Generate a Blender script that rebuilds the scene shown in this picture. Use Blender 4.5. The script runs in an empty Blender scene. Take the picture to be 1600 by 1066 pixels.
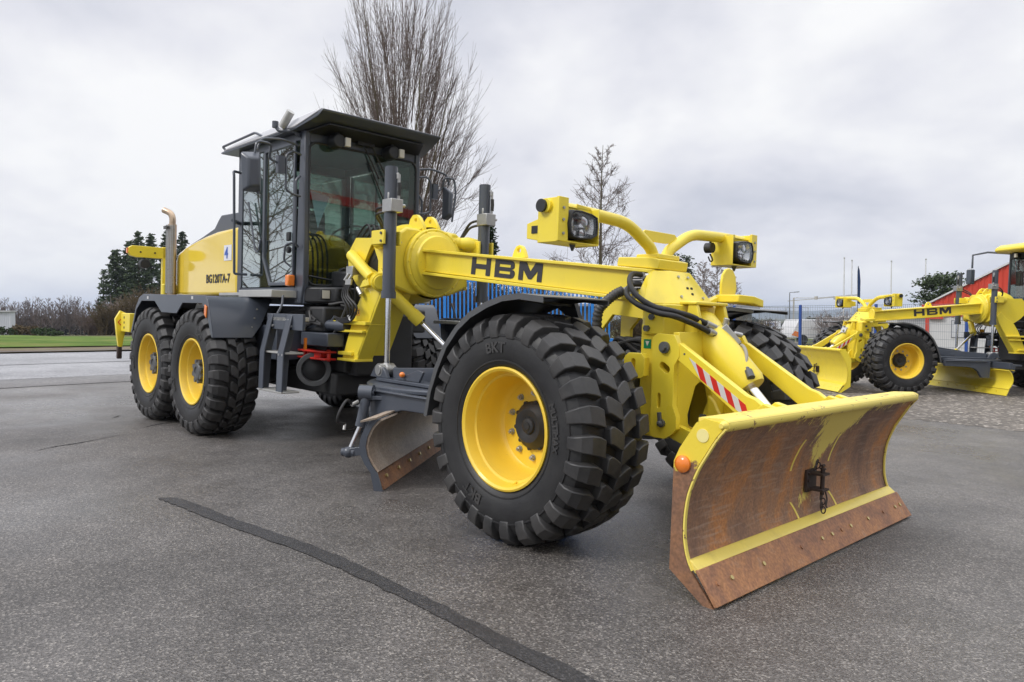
import bpy, bmesh, math, random
from mathutils import Vector, Matrix, Euler, noise
C = bpy.context.scene.collection
SC = bpy.context.scene
PI = math.pi
R = math.radians

# ------------------------------------------------------------------ camera
FPX = 1148.62                      # focal length in photo pixels (photo is 1600 wide)
CAM = Vector((2.6982, -3.7611, 1.1528))
YAW, PITCH, TILT = 2.3766, -0.0318, 0.0293
FW = Vector((math.cos(PITCH)*math.cos(YAW), math.cos(PITCH)*math.sin(YAW), math.sin(PITCH)))
RT = Vector((math.sin(YAW), -math.cos(YAW), 0))
UP = RT.cross(FW)
camd = bpy.data.cameras.new('camera')
camd.sensor_fit = 'HORIZONTAL'
camd.sensor_width = 36
camd.lens = FPX/1600*36
camd.clip_start = 0.05
camd.clip_end = 20000
cam = bpy.data.objects.new('camera', camd)
C.objects.link(cam)
cam.matrix_world = Matrix.Translation(CAM) @ Matrix((RT, UP, -FW)).transposed().to_4x4()
SC.camera = cam
SC.render.resolution_x, SC.render.resolution_y = 1024, 682

# ------------------------------------------------------------------ sky, sun, exposure
world = bpy.data.worlds.new('World')
SC.world = world
world.use_nodes = True
SUN_EL, SUN_AZ = 42, 250           # azimuth of the bright patch, degrees from +X
def build_world():
    nt = world.node_tree
    N, L = nt.nodes, nt.links
    N.clear()
    out = N.new('ShaderNodeOutputWorld')
    bg = N.new('ShaderNodeBackground')
    sky = N.new('ShaderNodeTexSky')
    sky.sky_type = 'NISHITA'
    sky.sun_disc = False
    sky.sun_elevation = R(SUN_EL)
    sky.sun_rotation = R(90 - SUN_AZ)
    sky.air_density = 1.0
    sky.dust_density = 3.0
    tc = N.new('ShaderNodeTexCoord')
    sep = N.new('ShaderNodeSeparateXYZ')
    L.new(tc.outputs['Generated'], sep.inputs[0])
    # cloud deck: project the view direction on a flat layer so that clouds flatten to the horizon
    zz = N.new('ShaderNodeMath'); zz.operation = 'ADD'; zz.inputs[1].default_value = 0.42
    mx = N.new('ShaderNodeMath'); mx.operation = 'MAXIMUM'; mx.inputs[1].default_value = 0.0
    L.new(sep.outputs['Z'], mx.inputs[0]); L.new(mx.outputs[0], zz.inputs[0])
    dv = N.new('ShaderNodeVectorMath'); dv.operation = 'DIVIDE'
    cmb = N.new('ShaderNodeCombineXYZ')
    for k in range(3): L.new(zz.outputs[0], cmb.inputs[k])
    L.new(tc.outputs['Generated'], dv.inputs[0]); L.new(cmb.outputs[0], dv.inputs[1])
    n1 = N.new('ShaderNodeTexNoise'); n1.inputs['Scale'].default_value = 1.15; n1.inputs['Detail'].default_value = 4; n1.inputs['Roughness'].default_value = 0.48; n1.inputs['Distortion'].default_value = 0.5
    n2 = N.new('ShaderNodeTexNoise'); n2.inputs['Scale'].default_value = 3.6; n2.inputs['Detail'].default_value = 7; n2.inputs['Roughness'].default_value = 0.55
    L.new(dv.outputs[0], n1.inputs['Vector']); L.new(dv.outputs[0], n2.inputs['Vector'])
    mm = N.new('ShaderNodeMix'); mm.inputs[0].default_value = 0.28
    L.new(n1.outputs['Fac'], mm.inputs[2]); L.new(n2.outputs['Fac'], mm.inputs[3])
    cr = N.new('ShaderNodeValToRGB')
    e = cr.color_ramp.elements
    e[0].position = 0.38; e[0].color = (0.60, 0.62, 0.70, 1)
    e[1].position = 0.58; e[1].color = (0.97, 0.97, 0.975, 1)
    m = e.new(0.475); m.color = (0.79, 0.795, 0.85, 1)
    L.new(mm.outputs[0], cr.inputs['Fac'])
    # overcast: the zenith is brighter than the horizon band the photo shows
    rm = N.new('ShaderNodeMapRange'); rm.interpolation_type = 'SMOOTHSTEP'
    rm.inputs['From Min'].default_value = 0.40; rm.inputs['From Max'].default_value = 0.95
    rm.inputs['To Min'].default_value = 1.0; rm.inputs['To Max'].default_value = 2.3
    L.new(sep.outputs['Z'], rm.inputs['Value'])
    mul = N.new('ShaderNodeVectorMath'); mul.operation = 'SCALE'
    L.new(cr.outputs['Color'], mul.inputs[0]); L.new(rm.outputs[0], mul.inputs['Scale'])
    skm = N.new('ShaderNodeVectorMath'); skm.operation = 'SCALE'; skm.inputs['Scale'].default_value = 0.08
    L.new(sky.outputs[0], skm.inputs[0])
    mix = N.new('ShaderNodeMix'); mix.data_type = 'RGBA'; mix.inputs[0].default_value = 0.97
    L.new(skm.outputs[0], mix.inputs[6]); L.new(mul.outputs[0], mix.inputs[7])
    L.new(mix.outputs[2], bg.inputs['Color'])
    bg.inputs['Strength'].default_value = 1.05
    L.new(bg.outputs[0], out.inputs['Surface'])
build_world()
sund = bpy.data.lights.new('sun', 'SUN')
sund.energy = 1.8
sund.angle = R(14)
sund.color = (1.0, 0.965, 0.92)
sun = bpy.data.objects.new('sun', sund)
C.objects.link(sun)
sdir = Vector((math.cos(R(SUN_AZ))*math.cos(R(SUN_EL)), math.sin(R(SUN_AZ))*math.cos(R(SUN_EL)), math.sin(R(SUN_EL))))
sun.rotation_euler = sdir.to_track_quat('Z', 'Y').to_euler()
SC.view_settings.view_transform = 'Standard'
SC.view_settings.look = 'None'
SC.view_settings.exposure = 0.0
SC.view_settings.gamma = 1.0
SC.render.engine = 'CYCLES'
SC.cycles.use_denoising = True
SC.cycles.max_bounces = 8
SC.cycles.transparent_max_bounces = 16
SC.cycles.caustics_reflective = False
SC.cycles.caustics_refractive = False

# the yard slopes gently (1.7 degrees) down to the right of the picture: QM turns the yard's own
# flat coordinates (x forward along the grader, y to its left, z up) into the world
QM = Matrix.Translation(CAM) @ Matrix.Rotation(TILT, 4, FW) @ Matrix.Translation(-CAM)
QN = (QM.to_3x3() @ Vector((0, 0, 1)))
QP = QM @ Vector((0, 0, 0))
def gz(x, y):
    """height of the ground in the world"""
    z = QP.z - (QN.x*(x-QP.x) + QN.y*(y-QP.y))/QN.z
    d = math.hypot(x-CAM.x, y-CAM.y)
    t = min(1, max(0, (d-24)/30)); t = t*t*(3-2*t)
    far = 1.15-.0205*min(max(d, 62), 300)
    return z*(1-t) + far*t
HF = Vector((math.cos(YAW), math.sin(YAW), 0))
def at(px, dist, py=None, z=None):
    """world point seen in photo column px at distance dist along the view axis; on the ground, or at row py"""
    d = FW + RT*((px-800)/FPX) - UP*(((py if py is not None else 533)-533)/FPX)
    p = CAM + d*dist
    if py is None: p.z = gz(p.x, p.y) if z is None else z
    return p

# ------------------------------------------------------------------ materials
MATS = {}
def mat(name, col, rough=0.5, metal=0.0, coat=0.0, var=0.06, vscale=6.0, rvar=0.08, bump=0.0, bscale=60, spec=0.5, emit=None):
    if name in MATS: return MATS[name]
    m = bpy.data.materials.new(name); m.use_nodes = True
    nt = m.node_tree; N, L = nt.nodes, nt.links
    b = N['Principled BSDF']
    b.inputs['Metallic'].default_value = metal
    b.inputs['Coat Weight'].default_value = coat
    b.inputs['Coat Roughness'].default_value = 0.12
    b.inputs['Specular IOR Level'].default_value = spec
    tc = N.new('ShaderNodeTexCoord')
    n = N.new('ShaderNodeTexNoise'); n.inputs['Scale'].default_value = vscale; n.inputs['Detail'].default_value = 5
    L.new(tc.outputs['Object'], n.inputs['Vector'])
    mx = N.new('ShaderNodeMix'); mx.data_type = 'RGBA'
    mx.inputs[6].default_value = [c*(1-var*1.6) for c in col[:3]]+[1]
    mx.inputs[7].default_value = [min(1, c*(1+var)) for c in col[:3]]+[1]
    L.new(n.outputs['Fac'], mx.inputs[0]); L.new(mx.outputs[2], b.inputs['Base Color'])
    mr = N.new('ShaderNodeMapRange')
    mr.inputs['To Min'].default_value = max(0.02, rough-rvar); mr.inputs['To Max'].default_value = min(1, rough+rvar)
    L.new(n.outputs['Fac'], mr.inputs['Value']); L.new(mr.outputs[0], b.inputs['Roughness'])
    if bump > 0:
        n2 = N.new('ShaderNodeTexNoise'); n2.inputs['Scale'].default_value = bscale; n2.inputs['Detail'].default_value = 4
        L.new(tc.outputs['Object'], n2.inputs['Vector'])
        bp = N.new('ShaderNodeBump'); bp.inputs['Strength'].default_value = bump; bp.inputs['Distance'].default_value = 0.01
        L.new(n2.outputs['Fac'], bp.inputs['Height']); L.new(bp.outputs[0], b.inputs['Normal'])
    if emit:
        b.inputs['Emission Color'].default_value = list(emit)+[1]; b.inputs['Emission Strength'].default_value = 1
    MATS[name] = m
    return m
def grimy(name, col, rough, amt):
    """gloss paint with rain streaks, dust and tiny stone chips"""
    m = bpy.data.materials.new(name); m.use_nodes = True; nt = m.node_tree; N, L = nt.nodes, nt.links; b = N['Principled BSDF']
    tc = N.new('ShaderNodeTexCoord')
    def nz(sc, det, st=(1, 1, 1), ro=.6):
        mp = N.new('ShaderNodeMapping'); mp.inputs['Scale'].default_value = st; L.new(tc.outputs['Object'], mp.inputs[0])
        n = N.new('ShaderNodeTexNoise'); n.inputs['Scale'].default_value = sc; n.inputs['Detail'].default_value = det; n.inputs['Roughness'].default_value = ro; L.new(mp.outputs[0], n.inputs['Vector']); return n.outputs['Fac']
    def rg(f, a, c, d, e):
        r = N.new('ShaderNodeMapRange'); r.inputs['From Min'].default_value = a; r.inputs['From Max'].default_value = c; r.inputs['To Min'].default_value = d; r.inputs['To Max'].default_value = e; L.new(f, r.inputs['Value']); return r.outputs[0]
    def mixc(fac, base, c):
        x = N.new('ShaderNodeMix'); x.data_type = 'RGBA'; L.new(fac, x.inputs[0]); x.inputs[7].default_value = (*c, 1)
        if isinstance(base, tuple): x.inputs[6].default_value = (*base, 1)
        else: L.new(base, x.inputs[6])
        return x.outputs[2]
    streak = nz(7, 6, (1, 1, .22)); dust = nz(2.2, 7, (1, 1, 1), .68); chip = nz(60, 2)
    c = mixc(rg(dust, .42, .78, 0, amt), tuple(col), (.50, .42, .20))
    c = mixc(rg(streak, .55, .80, 0, amt*1.3), c, (.34, .27, .09))
    c = mixc(rg(chip, .765, .775, 0, .75), c, (.16, .12, .06))
    L.new(c, b.inputs['Base Color']); L.new(rg(dust, .3, .75, rough-.08, rough+.22), b.inputs['Roughness'])
    b.inputs['Coat Weight'].default_value = .2; b.inputs['Coat Roughness'].default_value = .15
    bp = N.new('ShaderNodeBump'); bp.inputs['Strength'].default_value = .05; bp.inputs['Distance'].default_value = .003; L.new(nz(45, 3), bp.inputs['Height']); L.new(bp.outputs[0], b.inputs['Normal'])
    MATS[name] = m
    return m
YEL = grimy('yellow_paint', (0.86, 0.685, 0.048), 0.30, .14)
HOODY = mat('bonnet_yellow_paint', (0.86, 0.62, 0.06), 0.06, coat=1.0, var=0.03, rvar=0.02)
YEL2 = grimy('rim_yellow_paint', (0.88, 0.60, 0.045), 0.34, .16)
SLATE = mat('slate_grey_paint', (0.062, 0.072, 0.092), 0.38, coat=0.3, var=0.12, vscale=4)
DARK = mat('black_paint', (0.018, 0.019, 0.021), 0.5, var=0.2, vscale=8)
MUD = mat('mudguard_plastic', (0.085, 0.087, 0.09), 0.32, var=0.15, vscale=6)
UNDER = mat('dark_chassis_paint', (0.03, 0.031, 0.033), 0.6, var=0.3, vscale=9)
CAST = mat('grey_cast_iron', (0.11, 0.115, 0.12), 0.55, metal=0.2, var=0.2, vscale=15)
STEEL = mat('galvanised_steel', (0.46, 0.46, 0.45), 0.38, metal=0.8, var=0.12, vscale=20)
PALEROOF = mat('pale_grey_roof_paint', (.46, .46, .47), .3, coat=.3, var=.05)
CHROME = mat('chrome', (0.75, 0.75, 0.76), 0.12, metal=1.0, var=0.02)
SILVER = mat('brushed_step_metal', (0.50, 0.50, 0.48), 0.45, metal=0.5, var=0.1, vscale=12)
HOSE = mat('hose_rubber', (0.022, 0.022, 0.023), 0.55, var=0.2, vscale=30)
SPIRAL = mat('spiral_guard_plastic', (0.06, 0.06, 0.06), 0.5, var=0.2, vscale=30)
ORANGE = mat('orange_lens', (0.85, 0.22, 0.02), 0.2, coat=0.6, var=0.1, vscale=30)
REDP = mat('red_paint', (0.62, 0.03, 0.02), 0.4, coat=0.2)
WHITEP = mat('white_film', (0.62, 0.61, 0.60), 0.45)
LETTER = mat('charcoal_lettering', (0.035, 0.034, 0.04), 0.5)
BRASS = mat('yellow_zinc_fitting', (0.55, 0.45, 0.2), 0.35, metal=0.8)
PIPE = mat('exhaust_metal', (0.55, 0.42, 0.30), 0.3, metal=0.85, var=0.2, vscale=12)
GREEN = mat('green_sticker', (0.0, 0.22, 0.09), 0.4)
SKYBLUE = mat('blue_cloth', (0.45, 0.60, 0.85), 0.8, var=0.1)
BLUE = mat('blue_fence_paint', (0.010, 0.20, 0.62), 0.42, coat=0.2, var=0.1, vscale=3)
NAVY = mat('dark_blue_post_paint', (0.015, 0.07, 0.30), 0.45, var=0.1, vscale=3)

def rubber(name, c0, c1, r0, r1):
    m = bpy.data.materials.new(name); m.use_nodes = True
    nt = m.node_tree; N, L = nt.nodes, nt.links; b = N['Principled BSDF']
    tc = N.new('ShaderNodeTexCoord')
    n = N.new('ShaderNodeTexNoise'); n.inputs['Scale'].default_value = 5; n.inputs['Detail'].default_value = 6; n.inputs['Roughness'].default_value = .65
    n2 = N.new('ShaderNodeTexNoise'); n2.inputs['Scale'].default_value = 55; n2.inputs['Detail'].default_value = 4
    L.new(tc.outputs['Object'], n.inputs['Vector']); L.new(tc.outputs['Object'], n2.inputs['Vector'])
    cr = N.new('ShaderNodeValToRGB'); e = cr.color_ramp.elements
    e[0].position = .33; e[0].color = (*c0, 1); e[1].position = .70; e[1].color = (*c1, 1)
    L.new(n.outputs['Fac'], cr.inputs[0]); L.new(cr.outputs[0], b.inputs['Base Color'])
    mr = N.new('ShaderNodeMapRange'); mr.inputs['To Min'].default_value = r0; mr.inputs['To Max'].default_value = r1
    L.new(n.outputs['Fac'], mr.inputs['Value']); L.new(mr.outputs[0], b.inputs['Roughness'])
    bp = N.new('ShaderNodeBump'); bp.inputs['Strength'].default_value = .12; bp.inputs['Distance'].default_value = .008
    L.new(n2.outputs['Fac'], bp.inputs['Height']); L.new(bp.outputs[0], b.inputs['Normal'])
    return m
RUBBER = rubber('tyre_rubber', (.010, .010, .011), (.026, .026, .026), .40, .60)
TREAD = rubber('tread_rubber', (.020, .020, .021), (.058, .056, .054), .38, .60)

def glass(name, tint, refl=0.12):
    m = bpy.data.materials.new(name); m.use_nodes = True
    nt = m.node_tree; N, L = nt.nodes, nt.links; N.clear()
    out = N.new('ShaderNodeOutputMaterial'); tr = N.new('ShaderNodeBsdfTransparent'); gl = N.new('ShaderNodeBsdfGlossy')
    tr.inputs[0].default_value = (*tint, 1); gl.inputs['Roughness'].default_value = 0.015
    gl.inputs[0].default_value = (.9, .95, .93, 1)
    ge = N.new('ShaderNodeNewGeometry'); dt = N.new('ShaderNodeVectorMath'); dt.operation = 'DOT_PRODUCT'
    L.new(ge.outputs['Incoming'], dt.inputs[0]); L.new(ge.outputs['Normal'], dt.inputs[1])
    ab = N.new('ShaderNodeMath'); ab.operation = 'ABSOLUTE'; L.new(dt.outputs['Value'], ab.inputs[0])
    su = N.new('ShaderNodeMath'); su.operation = 'SUBTRACT'; su.inputs[0].default_value = 1.0; L.new(ab.outputs[0], su.inputs[1])
    pw = N.new('ShaderNodeMath'); pw.operation = 'POWER'; pw.inputs[1].default_value = 3.5; L.new(su.outputs[0], pw.inputs[0])
    mr = N.new('ShaderNodeMapRange'); mr.inputs['To Min'].default_value = refl; mr.inputs['To Max'].default_value = 0.95
    L.new(pw.outputs[0], mr.inputs['Value'])
    mx = N.new('ShaderNodeMixShader'); L.new(mr.outputs[0], mx.inputs[0]); L.new(tr.outputs[0], mx.inputs[1]); L.new(gl.outputs[0], mx.inputs[2])
    L.new(mx.outputs[0], out.inputs[0])
    return m
GLASS = glass('tinted_cab_glass', (.50, .60, .57), .46)
WGLASS = glass('windscreen_glass', (.70, .80, .75), .11)
CLEAR = glass('clear_lamp_glass', (.9, .9, .9), .03)
MIRROR = mat('mirror_glass', (.8, .8, .8), .04, metal=1)

# ------------------------------------------------------------------ mesh helper
def V3(p): return Vector(p)
class MB:
    def __init__(s): s.v = []; s.f = []; s.sm = []
    def add(s, vs, fs, smooth=False):
        o = len(s.v); s.v += [tuple(v) for v in vs]; s.f += [tuple(i+o for i in f) for f in fs]; s.sm += [smooth]*len(fs); return s
    def box(s, x0, x1, y0, y1, z0, z1, M=None):
        vs = [Vector((x, y, z)) for x in (x0, x1) for y in (y0, y1) for z in (z0, z1)]
        if M is not None: vs = [M @ v for v in vs]
        return s.add(vs, [(0, 1, 3, 2), (4, 6, 7, 5), (0, 4, 5, 1), (2, 3, 7, 6), (0, 2, 6, 4), (1, 5, 7, 3)])
    def bar(s, a, b, w, h, up=(0, 0, 1)):
        """box bar from a to b, w across, h along up"""
        a, b = V3(a), V3(b); d = (b-a).normalized(); sd = d.cross(V3(up))
        if sd.length < 1e-5: sd = d.cross(Vector((1, 0, 0)))
        sd.normalize(); u = sd.cross(d)
        vs = [p + sd*(i*w/2) + u*(j*h/2) for p in (a, b) for i in (-1, 1) for j in (-1, 1)]
        return s.add(vs, [(0, 1, 3, 2), (4, 6, 7, 5), (0, 4, 5, 1), (2, 3, 7, 6), (0, 2, 6, 4), (1, 5, 7, 3)])
    def prism(s, poly, vec):
        n = len(poly); vec = V3(vec); p = [V3(q) for q in poly]
        return s.add(p+[q+vec for q in p], [tuple(range(n)), tuple(range(2*n-1, n-1, -1))]+[(i, (i+1) % n, (i+1) % n+n, i+n) for i in range(n)])
    def slab(s, xz, y0, y1): return s.prism([(x, y0, z) for x, z in xz], (0, y1-y0, 0))
    def slabx(s, yz, x0, x1): return s.prism([(x0, y, z) for y, z in yz], (x1-x0, 0, 0))
    def slabz(s, xy, z0, z1): return s.prism([(x, y, z0) for x, y in xy], (0, 0, z1-z0))
    def tube(s, pts, r, n=10, cap=True):
        pts = [V3(p) for p in pts]; m = len(pts)
        rs = r if isinstance(r, (list, tuple)) else [r]*m
        d = [(pts[min(i+1, m-1)]-pts[max(i-1, 0)]).normalized() for i in range(m)]
        a = Vector((0, 0, 1)) if abs(d[0].z) < .9 else Vector((1, 0, 0))
        u = d[0].cross(a).normalized(); vs = []
        for i in range(m):
            u = (u - d[i]*u.dot(d[i])).normalized(); w = d[i].cross(u)
            for k in range(n):
                t = 2*PI*k/n; vs.append(pts[i]+(u*math.cos(t)+w*math.sin(t))*rs[i])
        fs = [(i*n+k, i*n+(k+1) % n, (i+1)*n+(k+1) % n, (i+1)*n+k) for i in range(m-1) for k in range(n)]
        s.add(vs, fs, True)
        if cap:
            o = len(s.v)-m*n
            s.f += [tuple(o+k for k in range(n))[::-1], tuple(o+(m-1)*n+k for k in range(n))]; s.sm += [False, False]
        return s
    def cyl(s, a, b, r, n=20, r2=None): return s.tube([a, b], [r, r if r2 is None else r2], n)
    def lathe(s, prof, o=(0, 0, 0), ax=(0, 1, 0), n=32, close=False):
        """prof: (distance along axis, radius)"""
        o = V3(o); ax = V3(ax).normalized(); a = Vector((0, 0, 1)) if abs(ax.z) < .9 else Vector((1, 0, 0))
        u = ax.cross(a).normalized(); w = ax.cross(u); m = len(prof); vs = []
        for h, r in prof:
            for k in range(n):
                t = 2*PI*k/n; vs.append(o+ax*h+(u*math.cos(t)+w*math.sin(t))*r)
        mm = m if close else m-1
        fs = [(i*n+k, i*n+(k+1) % n, ((i+1) % m)*n+(k+1) % n, ((i+1) % m)*n+k) for i in range(mm) for k in range(n)]
        return s.add(vs, fs, True)
    def sphere(s, c, r, n=14, sc=(1, 1, 1)):
        c = V3(c); m = n//2; vs = []
        for i in range(m+1):
            p = PI*i/m
            for k in range(n):
                t = 2*PI*k/n; vs.append(c+Vector((math.sin(p)*math.cos(t)*sc[0], math.sin(p)*math.sin(t)*sc[1], math.cos(p)*sc[2]))*r)
        return s.add(vs, [(i*n+k, i*n+(k+1) % n, (i+1)*n+(k+1) % n, (i+1)*n+k) for i in range(m) for k in range(n)], True)
    def hexbolt(s, c, ax, r=.012, h=.01):
        c = V3(c); ax = V3(ax).normalized(); return s.cyl(c-ax*.004, c+ax*h, r, 6)
    def strip(s, A, B, th):
        """sheet between polylines A and B with thickness along the local normal"""
        n = len(A); A = [V3(p) for p in A]; B = [V3(p) for p in B]; nn = []
        for i in range(n):
            t = A[min(i+1, n-1)]-A[max(i-1, 0)]; nn.append(t.cross(B[i]-A[i]).normalized()*th)
        vs = A+B+[a+k for a, k in zip(A, nn)]+[b+k for b, k in zip(B, nn)]
        fs = []
        for i in range(n-1):
            fs += [(i, i+1, n+i+1, n+i), (2*n+i, 3*n+i, 3*n+i+1, 2*n+i+1), (i, 2*n+i, 2*n+i+1, i+1), (n+i, n+i+1, 3*n+i+1, 3*n+i)]
        fs += [(0, n, 3*n, 2*n), (n-1, 3*n-1, 4*n-1, 2*n-1)]
        return s.add(vs, fs)
    def islands(s):
        par = list(range(len(s.v)))
        def fd(i):
            while par[i] != i: par[i] = par[par[i]]; i = par[i]
            return i
        for f in s.f:
            r = fd(f[0])
            for i in f[1:]: par[fd(i)] = r
        gr = {}
        for f, sm in zip(s.f, s.sm): gr.setdefault(fd(f[0]), []).append((f, sm))
        out = []
        for fs in gr.values():
            mb = MB(); ix = {}
            for f, sm in fs:
                for i in f:
                    if i not in ix: ix[i] = len(mb.v); mb.v.append(s.v[i])
                mb.f.append(tuple(ix[i] for i in f)); mb.sm.append(sm)
            out.append(mb)
        return out
    def each(s, name, m, parent=None, **kw):
        """one object per separate piece"""
        o = None
        for mb in s.islands(): o = mb.build(name, m, parent, **kw)
        return o
    def build(s, name, m, parent=None, bevel=0.0, seg=2, sharp=38, smooth=None, recalc=True, label=None):
        me = bpy.data.meshes.new(name); me.from_pydata(s.v, [], s.f)
        if recalc:
            bm = bmesh.new(); bm.from_mesh(me)
            bmesh.ops.remove_doubles(bm, verts=bm.verts, dist=1e-6)
            bmesh.ops.recalc_face_normals(bm, faces=bm.faces)
            bm.to_mesh(me); bm.free()
        me.update()
        if smooth is not False:
            me.shade_smooth(); me.set_sharp_from_angle(angle=R(sharp))
        ms = m if isinstance(m, (list, tuple)) else [m]
        for k in ms: me.materials.append(k)
        o = bpy.data.objects.new(name, me); C.objects.link(o)
        if parent is not None: o.parent = parent
        if bevel > 0:
            bv = o.modifiers.new('bevel', 'BEVEL'); bv.width = bevel; bv.segments = seg; bv.limit_method = 'ANGLE'; bv.angle_limit = R(40); bv.harden_normals = False
        if label: o['label'] = label
        return o
def tag(o, label=None, cat=None, group=None, kind=None):
    if label: o['label'] = label
    if cat: o['category'] = cat
    if group: o['group'] = group
    if kind: o['kind'] = kind
    return o
def empty(name, M=None, parent=None):
    o = bpy.data.objects.new(name, None); C.objects.link(o); o.empty_display_size = .2
    if parent is not None: o.parent = parent
    if M is not None: o.matrix_world = M
    return o
def copy_tree(o, parent=None):
    c = o.copy(); C.objects.link(c)
    if parent is not None: c.parent = parent
    for ch in list(o.children): copy_tree(ch, c)
    return c
def curve(pts, n=8):
    """Catmull-Rom through pts"""
    P = [V3(p) for p in pts]; P = [P[0]*2-P[1]]+P+[P[-1]*2-P[-2]]; o = []
    for i in range(1, len(P)-2):
        a, b, c, d = P[i-1], P[i], P[i+1], P[i+2]
        for k in range(n):
            t = k/n; o.append(.5*((2*b)+(c-a)*t+(2*a-5*b+4*c-d)*t*t+(3*b-a-3*c+d)*t**3))
    o.append(P[-2]); return o
def fillet(pts, r=.05, n=5):
    P = [V3(p) for p in pts]; o = [P[0]]
    for i in range(1, len(P)-1):
        a, b, c = P[i-1], P[i], P[i+1]
        rr = min(r, (a-b).length*.45, (c-b).length*.45)
        p, q = b+(a-b).normalized()*rr, b+(c-b).normalized()*rr
        for k in range(n+1):
            t = k/n; o.append(p*(1-t)**2+b*2*t*(1-t)+q*t*t)
    o.append(P[-1]); return o
def plate(name, outer, holes, th, M, m, parent=None, bevel=.003, loc=None):
    """flat plate with holes: 2D outlines in the plane of M (x, y), thickness th along +z of M"""
    cu = bpy.data.curves.new(name, 'CURVE'); cu.dimensions = '2D'; cu.fill_mode = 'BOTH'; cu.extrude = th/2
    for poly in [outer]+list(holes):
        sp = cu.splines.new('POLY'); sp.points.add(len(poly)-1); sp.use_cyclic_u = True
        for i, (x, y) in enumerate(poly): sp.points[i].co = (x, y, 0, 1)
    t = bpy.data.objects.new('tmp', cu)
    me = bpy.data.meshes.new_from_object(t)
    bpy.data.objects.remove(t)
    me.transform(M @ Matrix.Translation((0, 0, th/2)))
    bm = bmesh.new(); bm.from_mesh(me); bmesh.ops.remove_doubles(bm, verts=bm.verts, dist=1e-5); bmesh.ops.dissolve_limit(bm, angle_limit=R(1), verts=bm.verts, edges=bm.edges)
    bmesh.ops.recalc_face_normals(bm, faces=bm.faces); bm.to_mesh(me); bm.free()
    me.materials.append(m); me.shade_smooth(); me.set_sharp_from_angle(angle=R(38))
    o = bpy.data.objects.new(name, me); C.objects.link(o)
    if parent is not None: o.parent = parent
    if bevel:
        bv = o.modifiers.new('bevel', 'BEVEL'); bv.width = bevel; bv.segments = 2; bv.limit_method = 'ANGLE'; bv.angle_limit = R(40)
    return o
XZ = Matrix(((1, 0, 0, 0), (0, 0, -1, 0), (0, 1, 0, 0), (0, 0, 0, 1)))      # plane x-z, thickness towards -y
YZ = Matrix(((0, 0, 1, 0), (1, 0, 0, 0), (0, 1, 0, 0), (0, 0, 0, 1)))       # plane y-z, thickness towards +x
def T(x, y, z): return Matrix.Translation((x, y, z))
def slot(cx, cz, w, h, ang=0, n=6):
    """rounded slot outline"""
    r = min(w, h)/2; pts = []
    L_ = max(w, h)/2-r; vert = h > w
    for k in range(n+1): t = -PI/2+PI*k/n; pts.append((L_+r*math.cos(t), r*math.sin(t)))
    for k in range(n+1): t = PI/2+PI*k/n; pts.append((-L_+r*math.cos(t), r*math.sin(t)))
    if vert: pts = [(-y, x) for x, y in pts]
    c, s_ = math.cos(ang), math.sin(ang)
    return [(cx+x*c-y*s_, cz+x*s_+y*c) for x, y in pts]
def circ(cx, cz, r, n=16): return [(cx+r*math.cos(2*PI*k/n), cz+r*math.sin(2*PI*k/n)) for k in range(n)]
def text_mesh(name, s, size, M, m, parent=None, bold=0.0, th=.002, sx=1.0, spacing=1.0):
    cu = bpy.data.curves.new(name, 'FONT'); cu.body = s; cu.size = size; cu.offset = bold; cu.extrude = th/2; cu.space_character = spacing
    t = bpy.data.objects.new('tmp', cu); me = bpy.data.meshes.new_from_object(t); bpy.data.objects.remove(t)
    me.transform(M @ Matrix.Diagonal((sx, 1, 1, 1)))
    me.materials.append(m)
    o = bpy.data.objects.new(name, me); C.objects.link(o)
    if parent is not None: o.parent = parent
    return o

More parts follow.
